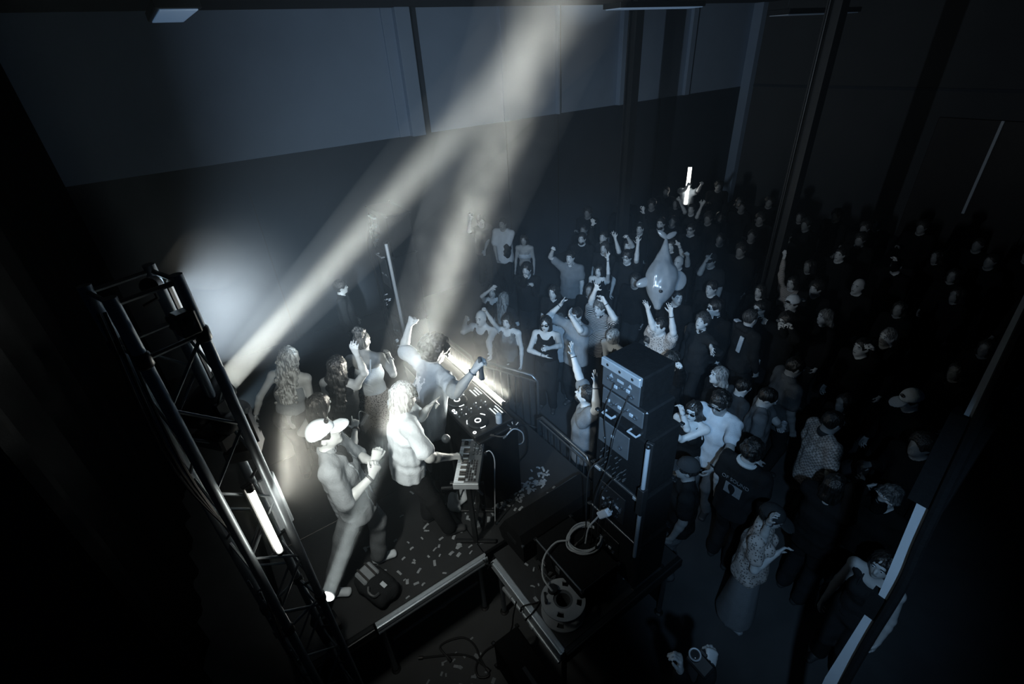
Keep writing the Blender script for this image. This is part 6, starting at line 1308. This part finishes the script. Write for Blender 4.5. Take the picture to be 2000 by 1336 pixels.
# inflatable held up over the crowd
top, low = at(1302, 463, 2.55), at(1284, 606, 1.62); ax = unit(low-top); L_ = np.linalg.norm(low-top); sd = unit(np.cross(ax, CF)); dp_ = np.cross(ax, sd); c = (top+low)/2
q = lambda k: top+ax*L_*k-c
F_ = Field([(Ecap(q(0.02), q(0.28), sd, (0.030, 0.03), (0.085, 0.08)), 0, 0), (Ecap(q(0.28), q(0.52), sd, (0.085, 0.08), (0.20, 0.17)), 0, 0.08), (Ell(q(0.58), [sd, dp_, ax], (0.21, 0.18, 0.30)), 0, 0.08), (Ecap(q(0.70), q(0.96), sd, (0.17, 0.15), (0.055, 0.05)), 0, 0.08)], 0.014)
F_.folds(0.006, 30, 4); t = thing('inflatable_animal', 'shiny grey inflatable animal held nose-down above the crowd', 'inflatable', c)
m_inf = mat('shiny_vinyl', 0.34, 0.22, var=0.25, scale=9, spec=0.8); link('vinyl_body', sdf_mesh('vinyl_body', *F_.mesh(), m_inf), t)
for sg, k, ln in ((-1, 0.62, 0.20), (1, 0.55, 0.20)):
    Ff = Field([(Ell(q(k)+sd*sg*0.24+ax*0.02, [unit(sd*sg+ax*0.5*(sg < 0)), dp_, unit(ax-sd*sg*0.5*(sg < 0))], (0.13, 0.035, 0.07 if sg < 0 else 0.15)), 0, 0)], 0.013); link('flipper', sdf_mesh('flipper', *Ff.mesh(), m_inf), t)
for sg in (-1, 1):
    Ff = Field([(Ell(q(0.0)+sd*sg*0.06-ax*0.03, [unit(sd*sg-ax*0.7), dp_, unit(ax+sd*sg*0.7)], (0.10, 0.02, 0.045)), 0, 0)], 0.013); link('tail_fluke', sdf_mesh('tail_fluke', *Ff.mesh(), m_inf), t)
ball('eye', t, M_BLACK, q(0.74)-sd*0.03-dp_*0.155*np.sign(dp_@CF), [sd, dp_, ax], (0.035, 0.02, 0.03)); ball('nozzle', t, M_DARKMETAL, q(0.99), [sd, dp_, ax], (0.04, 0.035, 0.03))
# far light tube held up in the crowd
c0 = t_['base']; a0 = at_v(1339, 399, c0[0]-0.15, c0[1]-0.12); a1 = at_v(1348, 326, c0[0]-0.15, c0[1]-0.12)
led_batten('glowing light tube held upright above the far crowd', a0, a1, -CF, mat('led_tube_far', 0.9, 0.4, var=0, emit=(1.0, 0.98, 0.92), estr=6.0), r=0.045, body=False, name='light_tube')
# photographer below the camera
ph = person('photographer reaching up with a camera in the dark below the viewpoint', pos=(1.36, 0.42), h=1.80, yaw=50, top='long', topc=0.02, R=('p', (1322, 1345), (1328, 1312), -1, -1), L=('p', (1420, 1335), (1385, 1300), -1, -1), hands=('grip', ('grip', (0, 0.4, 0.9), (-1, 0.2, 0))), hair='short', skin=0.5, acc=('braceletR',), head=(0, 20, 0))
q, d = in_hand(ph, 'R'); q = at_v(1362, 1290, q[0]+0.06, q[1]); ld = unit(CAM-q+np.array([0.6, 0.3, 0])); t = thing('camera_body', 'black camera with a pale lens ring lifted in one hand at the bottom', 'camera', q); u, w_, _ = basis(ld)
part(t, 'camera_case', M_BLACK, MB(q).obox(q+u*0.02, u, w_, ld, 0.068, 0.046, 0.028, 0.010)); part(t, 'lens_barrel', M_BLACK, MB(q).lathe(q+ld*0.026-u*0.02, ld, [(0, 0.033), (0.05, 0.034), (0.055, 0.030)], 20), True)
part(t, 'lens_ring', M_LIGHTGREY, MB(q).tube([q+ld*0.081-u*0.02+(u*math.cos(a)+w_*math.sin(a))*0.031 for a in np.linspace(0, 6.283, 21)[:-1]], 0.005, 6, closed=True), True); ball('front_glass', t, mat('lens_glass', 0.05, 0.05, 0.3, var=0, spec=1.0), ld*0.078-u*0.02, [u, w_, ld], (0.027, 0.027, 0.006))
part(t, 'viewfinder_hump', M_BLACK, MB(q).obox(q+w_*0.052, u, w_, ld, 0.024, 0.012, 0.020, 0.005)); part(t, 'shutter_button', M_STEEL, MB(q).lathe(q+u*0.065+w_*0.046, w_, [(0, 0.008), (0.006, 0.007)], 10))
